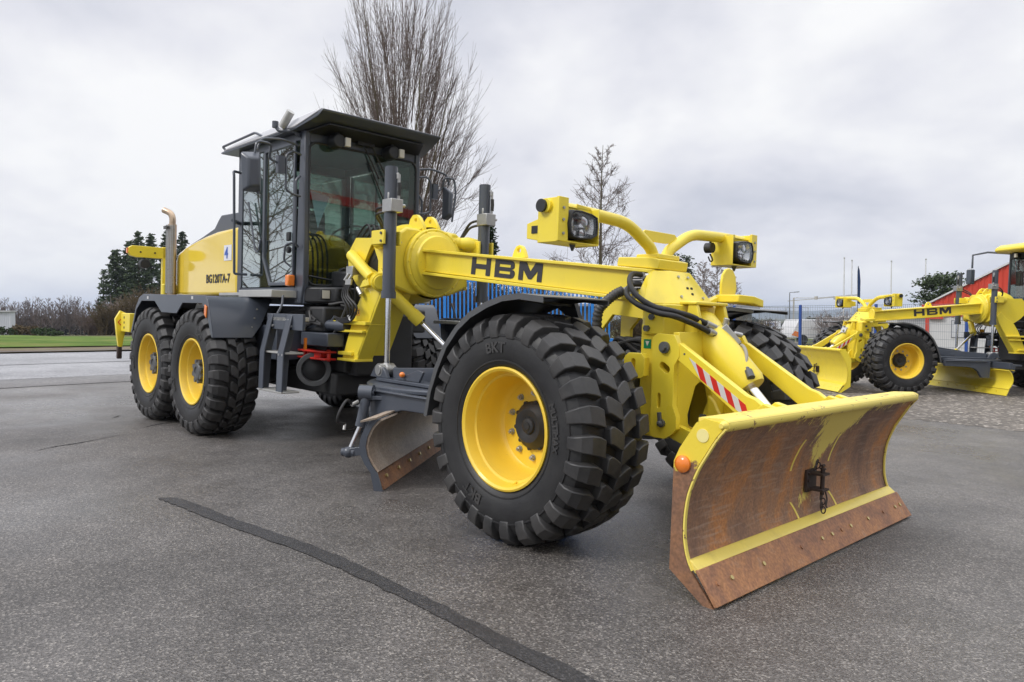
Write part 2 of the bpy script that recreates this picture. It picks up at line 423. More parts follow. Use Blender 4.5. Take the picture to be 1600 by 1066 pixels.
def layered(name, base, stops, scale, stretch=(1, 1, 1), rough=(.5, .8), detail=8, dist=.4, yellow=None, bump=.25, streak=None, yel_col=(.80, .62, .05)):
    """rusty steel: noise colour ramp, optional paint left in patches. yellow = function(nt, tc) -> mask socket"""
    m = bpy.data.materials.new(name); m.use_nodes = True
    nt = m.node_tree; N, L = nt.nodes, nt.links; b = N['Principled BSDF']
    tc = N.new('ShaderNodeTexCoord'); mp = N.new('ShaderNodeMapping'); mp.inputs['Scale'].default_value = stretch
    L.new(tc.outputs['Object'], mp.inputs[0])
    n = N.new('ShaderNodeTexNoise'); n.inputs['Scale'].default_value = scale; n.inputs['Detail'].default_value = detail; n.inputs['Roughness'].default_value = .62; n.inputs['Distortion'].default_value = dist
    L.new(mp.outputs[0], n.inputs['Vector'])
    cr = N.new('ShaderNodeValToRGB'); e = cr.color_ramp.elements
    e[0].position, e[0].color = stops[0][0], (*stops[0][1], 1); e[1].position, e[1].color = stops[-1][0], (*stops[-1][1], 1)
    for p, c in stops[1:-1]: k = e.new(p); k.color = (*c, 1)
    L.new(n.outputs['Fac'], cr.inputs[0]); col = cr.outputs[0]
    # fine speckle
    n2 = N.new('ShaderNodeTexNoise'); n2.inputs['Scale'].default_value = 70; n2.inputs['Detail'].default_value = 5
    L.new(tc.outputs['Object'], n2.inputs['Vector'])
    mr = N.new('ShaderNodeMapRange'); mr.inputs['From Min'].default_value = .3; mr.inputs['From Max'].default_value = .7; mr.inputs['To Min'].default_value = .72; mr.inputs['To Max'].default_value = 1.25
    L.new(n2.outputs['Fac'], mr.inputs['Value'])
    sc = N.new('ShaderNodeVectorMath'); sc.operation = 'SCALE'; L.new(col, sc.inputs[0]); L.new(mr.outputs[0], sc.inputs['Scale']); col = sc.outputs[0]
    if streak:      # pale diagonal scratches
        m3 = N.new('ShaderNodeMapping'); m3.inputs['Rotation'].default_value = (R(streak), 0, 0); m3.inputs['Scale'].default_value = (1, 3.5, 38)
        L.new(tc.outputs['Object'], m3.inputs[0]); n3 = N.new('ShaderNodeTexNoise'); n3.inputs['Scale'].default_value = 1.6; n3.inputs['Detail'].default_value = 6
        L.new(m3.outputs[0], n3.inputs['Vector']); r3 = N.new('ShaderNodeMapRange'); r3.inputs['From Min'].default_value = .53; r3.inputs['From Max'].default_value = .70; r3.inputs['To Max'].default_value = .32
        L.new(n3.outputs['Fac'], r3.inputs['Value']); x = N.new('ShaderNodeMix'); x.data_type = 'RGBA'; x.inputs[7].default_value = (.46, .36, .28, 1)
        L.new(r3.outputs[0], x.inputs[0]); L.new(col, x.inputs[6]); col = x.outputs[2]
    rg = N.new('ShaderNodeMapRange'); rg.inputs['To Min'].default_value = rough[0]; rg.inputs['To Max'].default_value = rough[1]
    L.new(n2.outputs['Fac'], rg.inputs['Value']); ro = rg.outputs[0]
    if yellow:
        mask = yellow(nt, tc)
        x = N.new('ShaderNodeMix'); x.data_type = 'RGBA'; x.inputs[7].default_value = (*yel_col, 1)
        L.new(mask, x.inputs[0]); L.new(col, x.inputs[6]); col = x.outputs[2]
    L.new(col, b.inputs['Base Color']); L.new(ro, b.inputs['Roughness'])
    bp = N.new('ShaderNodeBump'); bp.inputs['Strength'].default_value = bump; bp.inputs['Distance'].default_value = .004
    L.new(n2.outputs['Fac'], bp.inputs['Height']); L.new(bp.outputs[0], b.inputs['Normal'])
    return m
def mask_paint_left(nt, tc):
    """paint survives below the top roll and in a tongue down the middle of the blade, torn by the earth it moved"""
    N, L = nt.nodes, nt.links
    sp = N.new('ShaderNodeSeparateXYZ'); L.new(tc.outputs['Object'], sp.inputs[0])
    def math_(op, a, b=None, c=None):
        n = N.new('ShaderNodeMath'); n.operation = op
        for i, v in enumerate((a, b, c)):
            if v is None: continue
            if isinstance(v, (int, float)): n.inputs[i].default_value = v
            else: L.new(v, n.inputs[i])
        return n.outputs[0]
    y, z = sp.outputs['Y'], sp.outputs['Z']
    mp = N.new('ShaderNodeMapping'); mp.inputs['Scale'].default_value = (6, 9, 3.0); mp.inputs['Rotation'].default_value = (R(-28), 0, 0); L.new(tc.outputs['Object'], mp.inputs[0])
    n = N.new('ShaderNodeTexNoise'); n.inputs['Scale'].default_value = 2.4; n.inputs['Detail'].default_value = 9; n.inputs['Roughness'].default_value = .72
    L.new(mp.outputs[0], n.inputs['Vector'])
    # distance field: positive where paint stays
    yy = math_('ABSOLUTE', math_('SUBTRACT', y, math_('MULTIPLY_ADD', z, 0.42, -0.10)))
    tongue = math_('SUBTRACT', math_('MULTIPLY_ADD', math_('MAXIMUM', math_('SUBTRACT', z, .42), 0.0), .95, .035), yy)
    tongue = math_('MINIMUM', tongue, math_('SUBTRACT', z, .24))
    top = math_('SUBTRACT', z, math_('MULTIPLY_ADD', math_('ABSOLUTE', math_('SUBTRACT', y, .15)), .03, .700))
    fld = math_('MAXIMUM', tongue, top)
    nf = N.new('ShaderNodeTexNoise'); nf.inputs['Scale'].default_value = 11; nf.inputs['Detail'].default_value = 8; nf.inputs['Roughness'].default_value = .75; L.new(mp.outputs[0], nf.inputs['Vector'])
    fld = math_('ADD', fld, math_('MULTIPLY', math_('SUBTRACT', n.outputs['Fac'], .5), .48))
    fld = math_('ADD', fld, math_('MULTIPLY', math_('SUBTRACT', nf.outputs['Fac'], .53), .30))
    r = N.new('ShaderNodeMapRange'); r.inputs['From Min'].default_value = .0; r.inputs['From Max'].default_value = .03; L.new(fld, r.inputs['Value'])
    return r.outputs[0]
def mask_noise(scale, lo, hi, zlo=None, zhi=None):
    def f(nt, tc):
        N, L = nt.nodes, nt.links
        n = N.new('ShaderNodeTexNoise'); n.inputs['Scale'].default_value = scale; n.inputs['Detail'].default_value = 9; n.inputs['Roughness'].default_value = .7
        L.new(tc.outputs['Object'], n.inputs['Vector']); v = n.outputs['Fac']
        if zlo is not None:
            sp = N.new('ShaderNodeSeparateXYZ'); L.new(tc.outputs['Object'], sp.inputs[0])
            r = N.new('ShaderNodeMapRange'); r.inputs['From Min'].default_value = zlo; r.inputs['From Max'].default_value = zhi; r.inputs['To Min'].default_value = -.6; r.inputs['To Max'].default_value = .6
            L.new(sp.outputs['Z'], r.inputs['Value']); a = N.new('ShaderNodeMath'); a.operation = 'ADD'; L.new(v, a.inputs[0]); L.new(r.outputs[0], a.inputs[1]); v = a.outputs[0]
        r = N.new('ShaderNodeMapRange'); r.inputs['From Min'].default_value = lo; r.inputs['From Max'].default_value = hi; L.new(v, r.inputs['Value']); return r.outputs[0]
    return f
RUSTBLADE = layered('worn_rusty_blade_steel', None, [(.30, (.115, .070, .052)), (.44, (.20, .115, .078)), (.54, (.30, .165, .095)), (.63, (.44, .19, .065)), (.78, (.34, .23, .165))], 2.2, (1, 1.4, .55), yellow=mask_paint_left, streak=32, yel_col=(.76, .62, .15))
RUST = layered('rusty_cutting_steel', None, [(.30, (.17, .09, .06)), (.46, (.31, .15, .08)), (.58, (.40, .19, .085)), (.72, (.34, .23, .165))], 5, (1, 1, 1))
RUST2 = layered('scoured_blade_steel', None, [(.25, (.28, .20, .145)), (.5, (.38, .31, .245)), (.62, (.44, .37, .30)), (.74, (.36, .20, .10))], 3, (1, 1, .6), rough=(.35, .6), streak=20)
RUSTSIDE = layered('part_rusted_yellow_plate', None, [(.30, (.11, .06, .045)), (.5, (.21, .11, .065)), (.72, (.31, .15, .07))], 6, yellow=mask_noise(7, .50, .56, .34, .74))
PALEY = grimy('brushed_on_yellow_paint', (.84, .68, .13), .45, .30)
YELWORN = layered('worn_yellow_paint', None, [(.3, (.16, .08, .05)), (.7, (.24, .13, .08))], 8, yellow=mask_noise(16, .375, .415), rough=(.35, .55), bump=.12, yel_col=(.82, .67, .14))

# ------------------------------------------------------------------ ground
def asphalt(name, base, speck, wet=.5, scale=1.0):
    m = bpy.data.materials.new(name); m.use_nodes = True
    nt = m.node_tree; N, L = nt.nodes, nt.links; b = N['Principled BSDF']
    tc = N.new('ShaderNodeTexCoord')
    def noise_(s, d=6, r=.6):
        n = N.new('ShaderNodeTexNoise'); n.inputs['Scale'].default_value = s*scale; n.inputs['Detail'].default_value = d; n.inputs['Roughness'].default_value = r; L.new(tc.outputs['Object'], n.inputs['Vector']); return n.outputs['Fac']
    def ramp(f, a, b_, c0, c1):
        r = N.new('ShaderNodeMapRange'); r.inputs['From Min'].default_value = a; r.inputs['From Max'].default_value = b_; r.inputs['To Min'].default_value = c0; r.inputs['To Max'].default_value = c1; L.new(f, r.inputs['Value']); return r.outputs[0]
    vo = N.new('ShaderNodeTexVoronoi'); vo.inputs['Scale'].default_value = 95*scale; L.new(tc.outputs['Object'], vo.inputs['Vector'])
    sepc = N.new('ShaderNodeSeparateColor'); L.new(vo.outputs['Color'], sepc.inputs[0])
    big = noise_(.35, 5); mid = noise_(3.2, 6, .65); fine = noise_(160, 3)
    # stones: a few light, most grey
    cr = N.new('ShaderNodeValToRGB'); e = cr.color_ramp.elements
    e[0].position = 0; e[0].color = (*[c*.55 for c in base], 1); e[1].position = 1; e[1].color = (*speck, 1)
    k = e.new(.55); k.color = (*base, 1); k = e.new(.86); k.color = (*[c*1.45 for c in base], 1)
    L.new(sepc.outputs[0], cr.inputs[0])
    f = ramp(big, .3, .7, .66, 1.28); f2 = ramp(mid, .25, .75, .80, 1.18)
    mu = N.new('ShaderNodeMath'); mu.operation = 'MULTIPLY'; L.new(f, mu.inputs[0]); L.new(f2, mu.inputs[1])
    s1 = N.new('ShaderNodeVectorMath'); s1.operation = 'SCALE'; L.new(cr.outputs[0], s1.inputs[0]); L.new(mu.outputs[0], s1.inputs['Scale'])
    L.new(s1.outputs[0], b.inputs['Base Color'])
    # damp patches: smoother
    wetn = noise_(.22, 5, .6)
    w = ramp(wetn, .40, .60, .62 if wet < .3 else .54, .60-wet*.36)
    wr = N.new('ShaderNodeMath'); wr.operation = 'MULTIPLY_ADD'; L.new(mid, wr.inputs[0]); wr.inputs[1].default_value = .16; L.new(w, wr.inputs[2])
    L.new(wr.outputs[0], b.inputs['Roughness'])
    b.inputs['Specular IOR Level'].default_value = .5
    mh = N.new('ShaderNodeMath'); mh.operation = 'ADD'; L.new(vo.outputs['Distance'], mh.inputs[0]); L.new(fine, mh.inputs[1])
    bp = N.new('ShaderNodeBump'); bp.inputs['Strength'].default_value = .45; bp.inputs['Distance'].default_value = .005
    L.new(mh.outputs[0], bp.inputs['Height']); L.new(bp.outputs[0], b.inputs['Normal'])
    return m
ASPH = asphalt('yard_asphalt', (.108, .100, .094), (.28, .26, .235), 1.25, 1.5)
ASPH2 = asphalt('tar_patch', (.034, .033, .034), (.085, .08, .08), .8, 1.6)
ROAD = asphalt('road_asphalt', (.26, .26, .27), (.40, .39, .38), .9, .8)
ASPH3 = asphalt('older_asphalt', (.115, .108, .105), (.30, .28, .26), .9, 1.0)
GRAVEL = asphalt('gravel_chippings', (.135, .118, .10), (.52, .47, .41), .0, .26)
def ground_mat(name, c0, c1, c2, s=.8, b_=.6):
    m = bpy.data.materials.new(name); m.use_nodes = True
    nt = m.node_tree; N, L = nt.nodes, nt.links; b = N['Principled BSDF']; tc = N.new('ShaderNodeTexCoord')
    n = N.new('ShaderNodeTexNoise'); n.inputs['Scale'].default_value = s; n.inputs['Detail'].default_value = 9; n.inputs['Roughness'].default_value = .7; L.new(tc.outputs['Object'], n.inputs['Vector'])
    cr = N.new('ShaderNodeValToRGB'); e = cr.color_ramp.elements; e[0].position = .35; e[0].color = (*c0, 1); e[1].position = .68; e[1].color = (*c2, 1); k = e.new(.5); k.color = (*c1, 1)
    L.new(n.outputs['Fac'], cr.inputs[0]); L.new(cr.outputs[0], b.inputs['Base Color']); b.inputs['Roughness'].default_value = .95; b.inputs['Specular IOR Level'].default_value = .1
    return m
EARTH = ground_mat('field_earth', (.07, .06, .035), (.10, .10, .045), (.09, .13, .04), .15)
MEADOW = ground_mat('meadow_grass', (.065, .105, .020), (.10, .165, .030), (.19, .19, .06), .45)
VERGE = ground_mat('verge_soil', (.13, .10, .075), (.19, .155, .12), (.13, .13, .05), 1.2)
def sheet(name, corners, nu, nv, dz, m, kind='structure', jag=0, seed=0):
    """draped sheet over the quad corners (a, b, c, d in world x, y)"""
    a, b, c, d = [Vector(p) for p in corners]; vs = []; rnd = random.Random(seed)
    for j in range(nv+1):
        for i in range(nu+1):
            u, v = i/nu, j/nv; p = (a*(1-u)+b*u)*(1-v)+(d*(1-u)+c*u)*v
            if jag and (j in (0, nv)): p = p+(d-a).normalized()*rnd.uniform(-jag, jag)
            vs.append((p.x, p.y, gz(p.x, p.y)+dz))
    fs = [(j*(nu+1)+i, j*(nu+1)+i+1, (j+1)*(nu+1)+i+1, (j+1)*(nu+1)+i) for j in range(nv) for i in range(nu)]
    o = MB().add(vs, fs).build(name, m, smooth=True, recalc=False, sharp=60)
    if o.data.polygons[0].normal.z < 0: o.data.flip_normals()
    if kind: o['kind'] = kind
    return o
def wq(x, y):
    p = QM @ Vector((x, y, 0)); return (p.x, p.y)
def build_ground():
    # base earth out to the horizon
    vs = []; rr = [0, 2, 5, 9, 14, 20, 26, 32, 40, 55, 80, 130, 250, 600, 1500, 4000, 9000]; na = 72
    for r in rr:
        for k in range(na):
            t = 2*PI*k/na; x, y = CAM.x+r*math.cos(t), CAM.y+r*math.sin(t); vs.append((x, y, gz(x, y)-.06))
    fs = [(i*na+k, (i+1)*na+k, (i+1)*na+(k+1) % na, i*na+(k+1) % na) for i in range(len(rr)-1) for k in range(na)]
    o = MB().add(vs, fs).build('ground', EARTH, recalc=False, sharp=80)
    o['kind'] = 'structure'
    # yard asphalt from behind the camera to the road; the far side ends under the fence
    y = sheet('yard', [wq(14, -16), wq(14, 6.6), wq(-12.97, 6.6), wq(-8.9, -16)], 60, 60, 0, ASPH)
    y2 = sheet('yard_far_side', [wq(-1.6, 6.60), wq(-1.6, 13), wq(-15.2, 13), wq(-12.9, 6.60)], 24, 24, .0, ASPH)
    # public road, kerb line, verge and meadow
    def rx(t, off): return (-10.35-.195*t-off, t*.98)
    P = lambda t, off: wq(*rx(t, off))
    sheet('asphalt_strip', [P(-20, -.95), P(14, -.75), P(14, .38), P(-20, .38)], 60, 3, .006, ASPH3, jag=.02)
    sheet('road', [P(-60, .35), P(24, .35), P(24, 6.9), P(-60, 6.9)], 84, 8, .006, ROAD)
    for t, off, w in ((0, 3.3, .10), ):
        sheet('road_seam', [P(-60, off), P(24, off), P(24, off+w), P(-60, off+w)], 84, 1, .010, ASPH2, jag=.05)
    k = sheet('kerb', [P(-60, 6.88), P(24, 6.88), P(24, 7.06), P(-60, 7.06)], 60, 1, .05, mat('kerb_stone', (.07, .07, .07), .8, var=.2))
    sheet('verge', [P(-60, 7.0), P(24, 7.0), P(24, 9.0), P(-60, 9.0)], 84, 4, .03, VERGE, jag=.1)
    sheet('meadow', [P(-90, 8.7), P(14, 8.7), P(4, 62), P(-140, 62)], 60, 40, .06, MEADOW)
    # gravel pad on the right
    sheet('gravel_pad', [wq(-9.0, 6.45), wq(9, 6.45), wq(9, 30), wq(-9.0, 24)], 300, 60, .003, GRAVEL, jag=.07)
    # long tar repair and two cracks in the yard
    A = [(-1.93, -2.20), (-1.80, -2.13), (-1.2, -2.06), (-.45, -1.955), (.25, -1.94), (1.2, -1.94), (2.4, -1.92)]
    B = [(-1.94, -2.24), (-1.72, -2.21), (-1.1, -2.145), (-.4, -2.045), (.3, -2.02), (1.2, -2.03), (2.4, -2.02)]
    n = 60; vs = []; rnd = random.Random(4); CA = curve([(x, y_, 0) for x, y_ in A], 12); CB = curve([(x, y_, 0) for x, y_ in B], 12)
    for p, q in zip(CA, CB):
        for v, s in ((p, 1), (q, -1)):
            w = QM @ Vector((v.x, v.y+s*rnd.uniform(-.006, .008), 0)); vs.append((w.x, w.y, gz(w.x, w.y)+.004))
    o = MB().add(vs, [(2*i, 2*i+1, 2*i+3, 2*i+2) for i in range(len(CA)-1)]).build('tar_repair', ASPH2, recalc=False)
    if o.data.polygons[0].normal.z < 0: o.data.flip_normals()
    o['kind'] = 'structure'
    rnd = random.Random(12)
    for pts in (CRACKS):
        c = curve([(x, y_, 0) for x, y_ in pts], 14); vs = []
        for i, p in enumerate(c):
            t = i/(len(c)-1); w_ = .013*math.sin(PI*(.08+.84*t))*rnd.uniform(.4, 1.3); j = rnd.uniform(-.008, .008)
            d = (c[min(i+1, len(c)-1)]-c[max(i-1, 0)]).normalized(); n_ = Vector((-d.y, d.x, 0))
            for s in (1, -1):
                w = QM @ (p+n_*(j+s*w_)); vs.append((w.x, w.y, gz(w.x, w.y)+.004))
        o = MB().add(vs, [(2*i, 2*i+1, 2*i+3, 2*i+2) for i in range(len(c)-1)]).build('ground_crack', CRACKM, recalc=False)
        if o.data.polygons[0].normal.z < 0: o.data.flip_normals()
        o['kind'] = 'structure'
CRACKM = mat('crack_filler', (.035, .034, .033), .8)
CRACKS = (((-3.98, -2.48), (-4.12, -2.3), (-4.19, -2.12), (-4.42, -1.75)), ((-5.55, -1.5), (-5.7, -1.38)), ((-4.75, -1.45), (-4.9, -1.25), (-4.93, -1.1)), ((2.9, 1.6), (2.7, 2.6), (2.78, 3.3), (2.6, 4.2)))
build_ground()

# ------------------------------------------------------------------ wheels
def tyre_mesh(rad, rim, wid, pitches, td, style):
    """tyre round the y axis, outer side towards -y, outer face plane at y = 0"""
    h = wid/2; c = h                                     # centre plane at y = h
    q = rad-td                                            # carcass radius
    k = (q-rim)
    side = [(rim-.012, .030), (rim+.004, .004), (rim+.10*k, -.012), (rim+.34*k, -.028), (rim+.58*k, -.030), (rim+.80*k, -.020), (rim+.93*k, -.002), (rim+.995*k, .030), (q+.003, .09), (q+.007, h)]
    prof = [(y, r) for r, y in side]
    full = prof+[(wid-y, r) for y, r in prof[-2::-1]]
    tb = MB(); mb = MB(); mb.lathe(full+[(wid-.03, rim-.012)], n=72)
    # fine rings moulded on the sidewall
    for rr, yy in ((rim+.16*k, -.016), (rim+.70*k, -.028)):
        mb.lathe([(yy+.004, rr-.006), (yy-.003, rr-.003), (yy-.003, rr+.003), (yy+.004, rr+.006)], n=72)
        mb.lathe([(wid-yy-.004, rr-.006), (wid-yy+.003, rr-.003), (wid-yy+.003, rr+.003), (wid-yy-.004, rr+.006)], n=72)
    # surface parameter s: 0 at the sidewall (r = rim+.62k) to 1 at the tread centre, up to 2 on the other side
    half = [(-.028, rim+.64*k), (-.020, rim+.80*k), (-.002, rim+.93*k), (.030, rim+.995*k), (.09, q+.003), (.5*(.09+h), q+.006), (h, q+.007)]
    sv = [0, .10, .20, .32, .50, .75, 1.0]
    def surf(s):
        m = s > 1
        t = 2-s if m else s
        for i in range(6):
            if t <= sv[i+1]+1e-9:
                f = (t-sv[i])/(sv[i+1]-sv[i]); break
        y = half[i][0]*(1-f)+half[i+1][0]*f; r = half[i][1]*(1-f)+half[i+1][1]*f
        ny = [-.98, -.92, -.80, -.45, -.10, -.02, 0]; n_ = ny[i]*(1-f)+ny[i+1]*f
        nr = math.sqrt(1-n_*n_)
        hgt = [0.10, .50, .80, 1, 1, 1, 1]; hh = (hgt[i]*(1-f)+hgt[i+1]*f)*td
        if m: y = wid-y; n_ = -n_
        return y, r, n_, nr, hh
    def block(sl, th0, drf=.007):
        """sl: list of (s, theta left, theta right)"""
        vs = []; n = len(sl)
        for s, a, b in sl:
            y, r, n_, nr, hh = surf(s)
            for lvl in (0, 1):
                e = 0 if lvl else drf/r
                for t in (a-e, b+e):
                    rr = r+nr*(hh if lvl else -.006); yy = y+n_*(hh if lvl else -.006)
                    vs.append((rr*math.cos(t+th0), yy, rr*math.sin(t+th0)))
        fs = []
        for i in range(n-1):
            o = 4*i; p = o+4
            fs += [(o+2, o+3, p+3, p+2), (o, o+2, p+2, p), (o+1, p+1, p+3, o+3)]
        # end walls slope outward
        fs += [(0, 1, 3, 2), (4*n-4, 4*n-2, 4*n-1, 4*n-3)]
        tb.add(vs, fs, False)
    P = 2*PI/pitches
    for i in range(pitches):
        t0 = i*P
        for sd in (0, 1):
            def mir(l): return l if not sd else [(2-s, a, b) for s, a, b in l]
            o = t0+(P*.5 if sd else 0)
            if style == 'front':
                block(mir([(0, -.26*P, .22*P), (.10, -.26*P, .24*P), (.20, -.28*P, .28*P), (.32, -.33*P, .29*P), (.44, -.41*P, .23*P), (.55, -.50*P, .10*P)]), o)
                block(mir([(.64, -.04*P, .46*P), (.71, -.07*P, .53*P), (.80, -.15*P, .47*P), (.90, -.26*P, .36*P), (.985, -.33*P, .26*P), (1.02, -.30*P, .16*P)]), o)
            else:
                block(mir([(0, -.26*P, .22*P), (.10, -.26*P, .24*P), (.20, -.28*P, .28*P), (.32, -.33*P, .29*P), (.46, -.41*P, .23*P), (.57, -.50*P, .12*P)]), o)
                block(mir([(.66, -.06*P, .50*P), (.73, -.07*P, .55*P), (.82, -.15*P, .48*P), (.92, -.26*P, .36*P), (1.01, -.32*P, .22*P)]), o)
    return mb, tb
def side_text(s, rad_, ang0, size, wid, parent, y0=-.034, flip=False):
    """moulded letters that follow the sidewall"""
    mb = MB()
    cu = bpy.data.curves.new('t', 'FONT'); cu.body = s; cu.size = size; cu.extrude = .0015; cu.offset = .002; cu.align_x = 'CENTER'
    t = bpy.data.objects.new('tmp', cu); me = bpy.data.meshes.new_from_object(t); bpy.data.objects.remove(t)
    for v in me.vertices:
        x, y, z = v.co
        a = ang0-x/rad_; r = rad_+y
        v.co = (r*math.cos(a), y0-z, r*math.sin(a))
    me.materials.append(TREAD)
    o = bpy.data.objects.new('sidewall_lettering', me); C.objects.link(o); o.parent = parent
    return o
def wheel(name, rad, rimr, wid, pitches, td, style, loc, parent, front=True):
    w = empty(name, parent=parent)
    m0, m1 = tyre_mesh(rad, rimr, wid, pitches, td, style)
    ty = m0.build('tyre', RUBBER, w, sharp=30); m1.build('tread', TREAD, w, bevel=.005, seg=2, sharp=24)
    k = rad-td-rimr
    side_text('BKT', rimr+.34*k, R(96), .075, wid, w, y0=-.032)
    side_text('BKT', rimr+.30*k, R(-118), .075, wid, w, y0=-.032)
    side_text('MULTIMAX', rimr+.28*k, R(8), .045, wid, w, y0=-.032)
    r = rimr
    # rim: lip, deep barrel, disc; hub
    dish = .225 if front else .15
    rp = [(.012, r+.004), (-.008, r+.006), (-.012, r-.004), (-.004, r-.016), (.012, r-.022), (.05, r-.030), (.055, r-.042), (dish-.07, r-.052), (dish-.03, r-.060), (dish-.008, r-.072), (dish, r-.082 if front else r-.12),
          (dish+.002, .12), (dish+.02, .115), (dish+.02, r-.09), (wid-.05, r-.03), (wid-.02, r-.016), (wid+.008, r+.004)]
    rim = MB().lathe(rp, n=56)
    if front:
        rim.cyl((r*.9*.2, .03, -r*.9), (r*.9*.2, .05, -r*.86), .006, 6)
    rim.build('rim', YEL2, w, sharp=30)
    hb = MB()
    if front:
        hb.lathe([(dish-.002, .128), (dish-.014, .127), (dish-.026, .116), (dish-.040, .100), (dish-.052, .088), (dish-.050, .070), (dish-.042, .045), (dish-.052, .040), (dish-.056, .022), (dish-.060, .020), (dish-.060, 0)], n=40)
        for i in range(10):
            t = 2*PI*(i+.25)/10; c, s_ = math.cos(t), math.sin(t)
            hb.cyl((c*.124, dish-.018, s_*.124), (c*.124, dish-.002, s_*.124), .012, 8)
        hb.build('hub', DARK, w, sharp=35)
    else:
        hb.lathe([(dish, .11), (dish-.03, .105), (dish-.045, .088), (dish-.105, .084), (dish-.115, .072), (dish-.115, .045), (dish-.105, .04), (dish-.105, 0)], n=40)
        for i in range(8):
            t = 2*PI*(i+.25)/8; c, s_ = math.cos(t), math.sin(t)
            hb.cyl((c*.090, dish-.110, s_*.090), (c*.090, dish-.03, s_*.090), .022, 12)
        hb.build('hub', CAST, w, sharp=35)
    for i in range(10):
        t = 2*PI*(i+.5)/10; c, s_ = math.cos(t)*(.172 if front else .150), math.sin(t)*(.172 if front else .150)
        b = MB(); b.cyl((c, dish+.003, s_), (c, dish-.004, s_), .018, 12); b.cyl((c, dish, s_), (c, dish-.018, s_), .0135, 6); b.cyl((c, dish, s_), (c, dish-.026, s_), .007, 8)
        b.build('wheel_nut', STEEL, w, sharp=35)
    w.location = loc
    return w

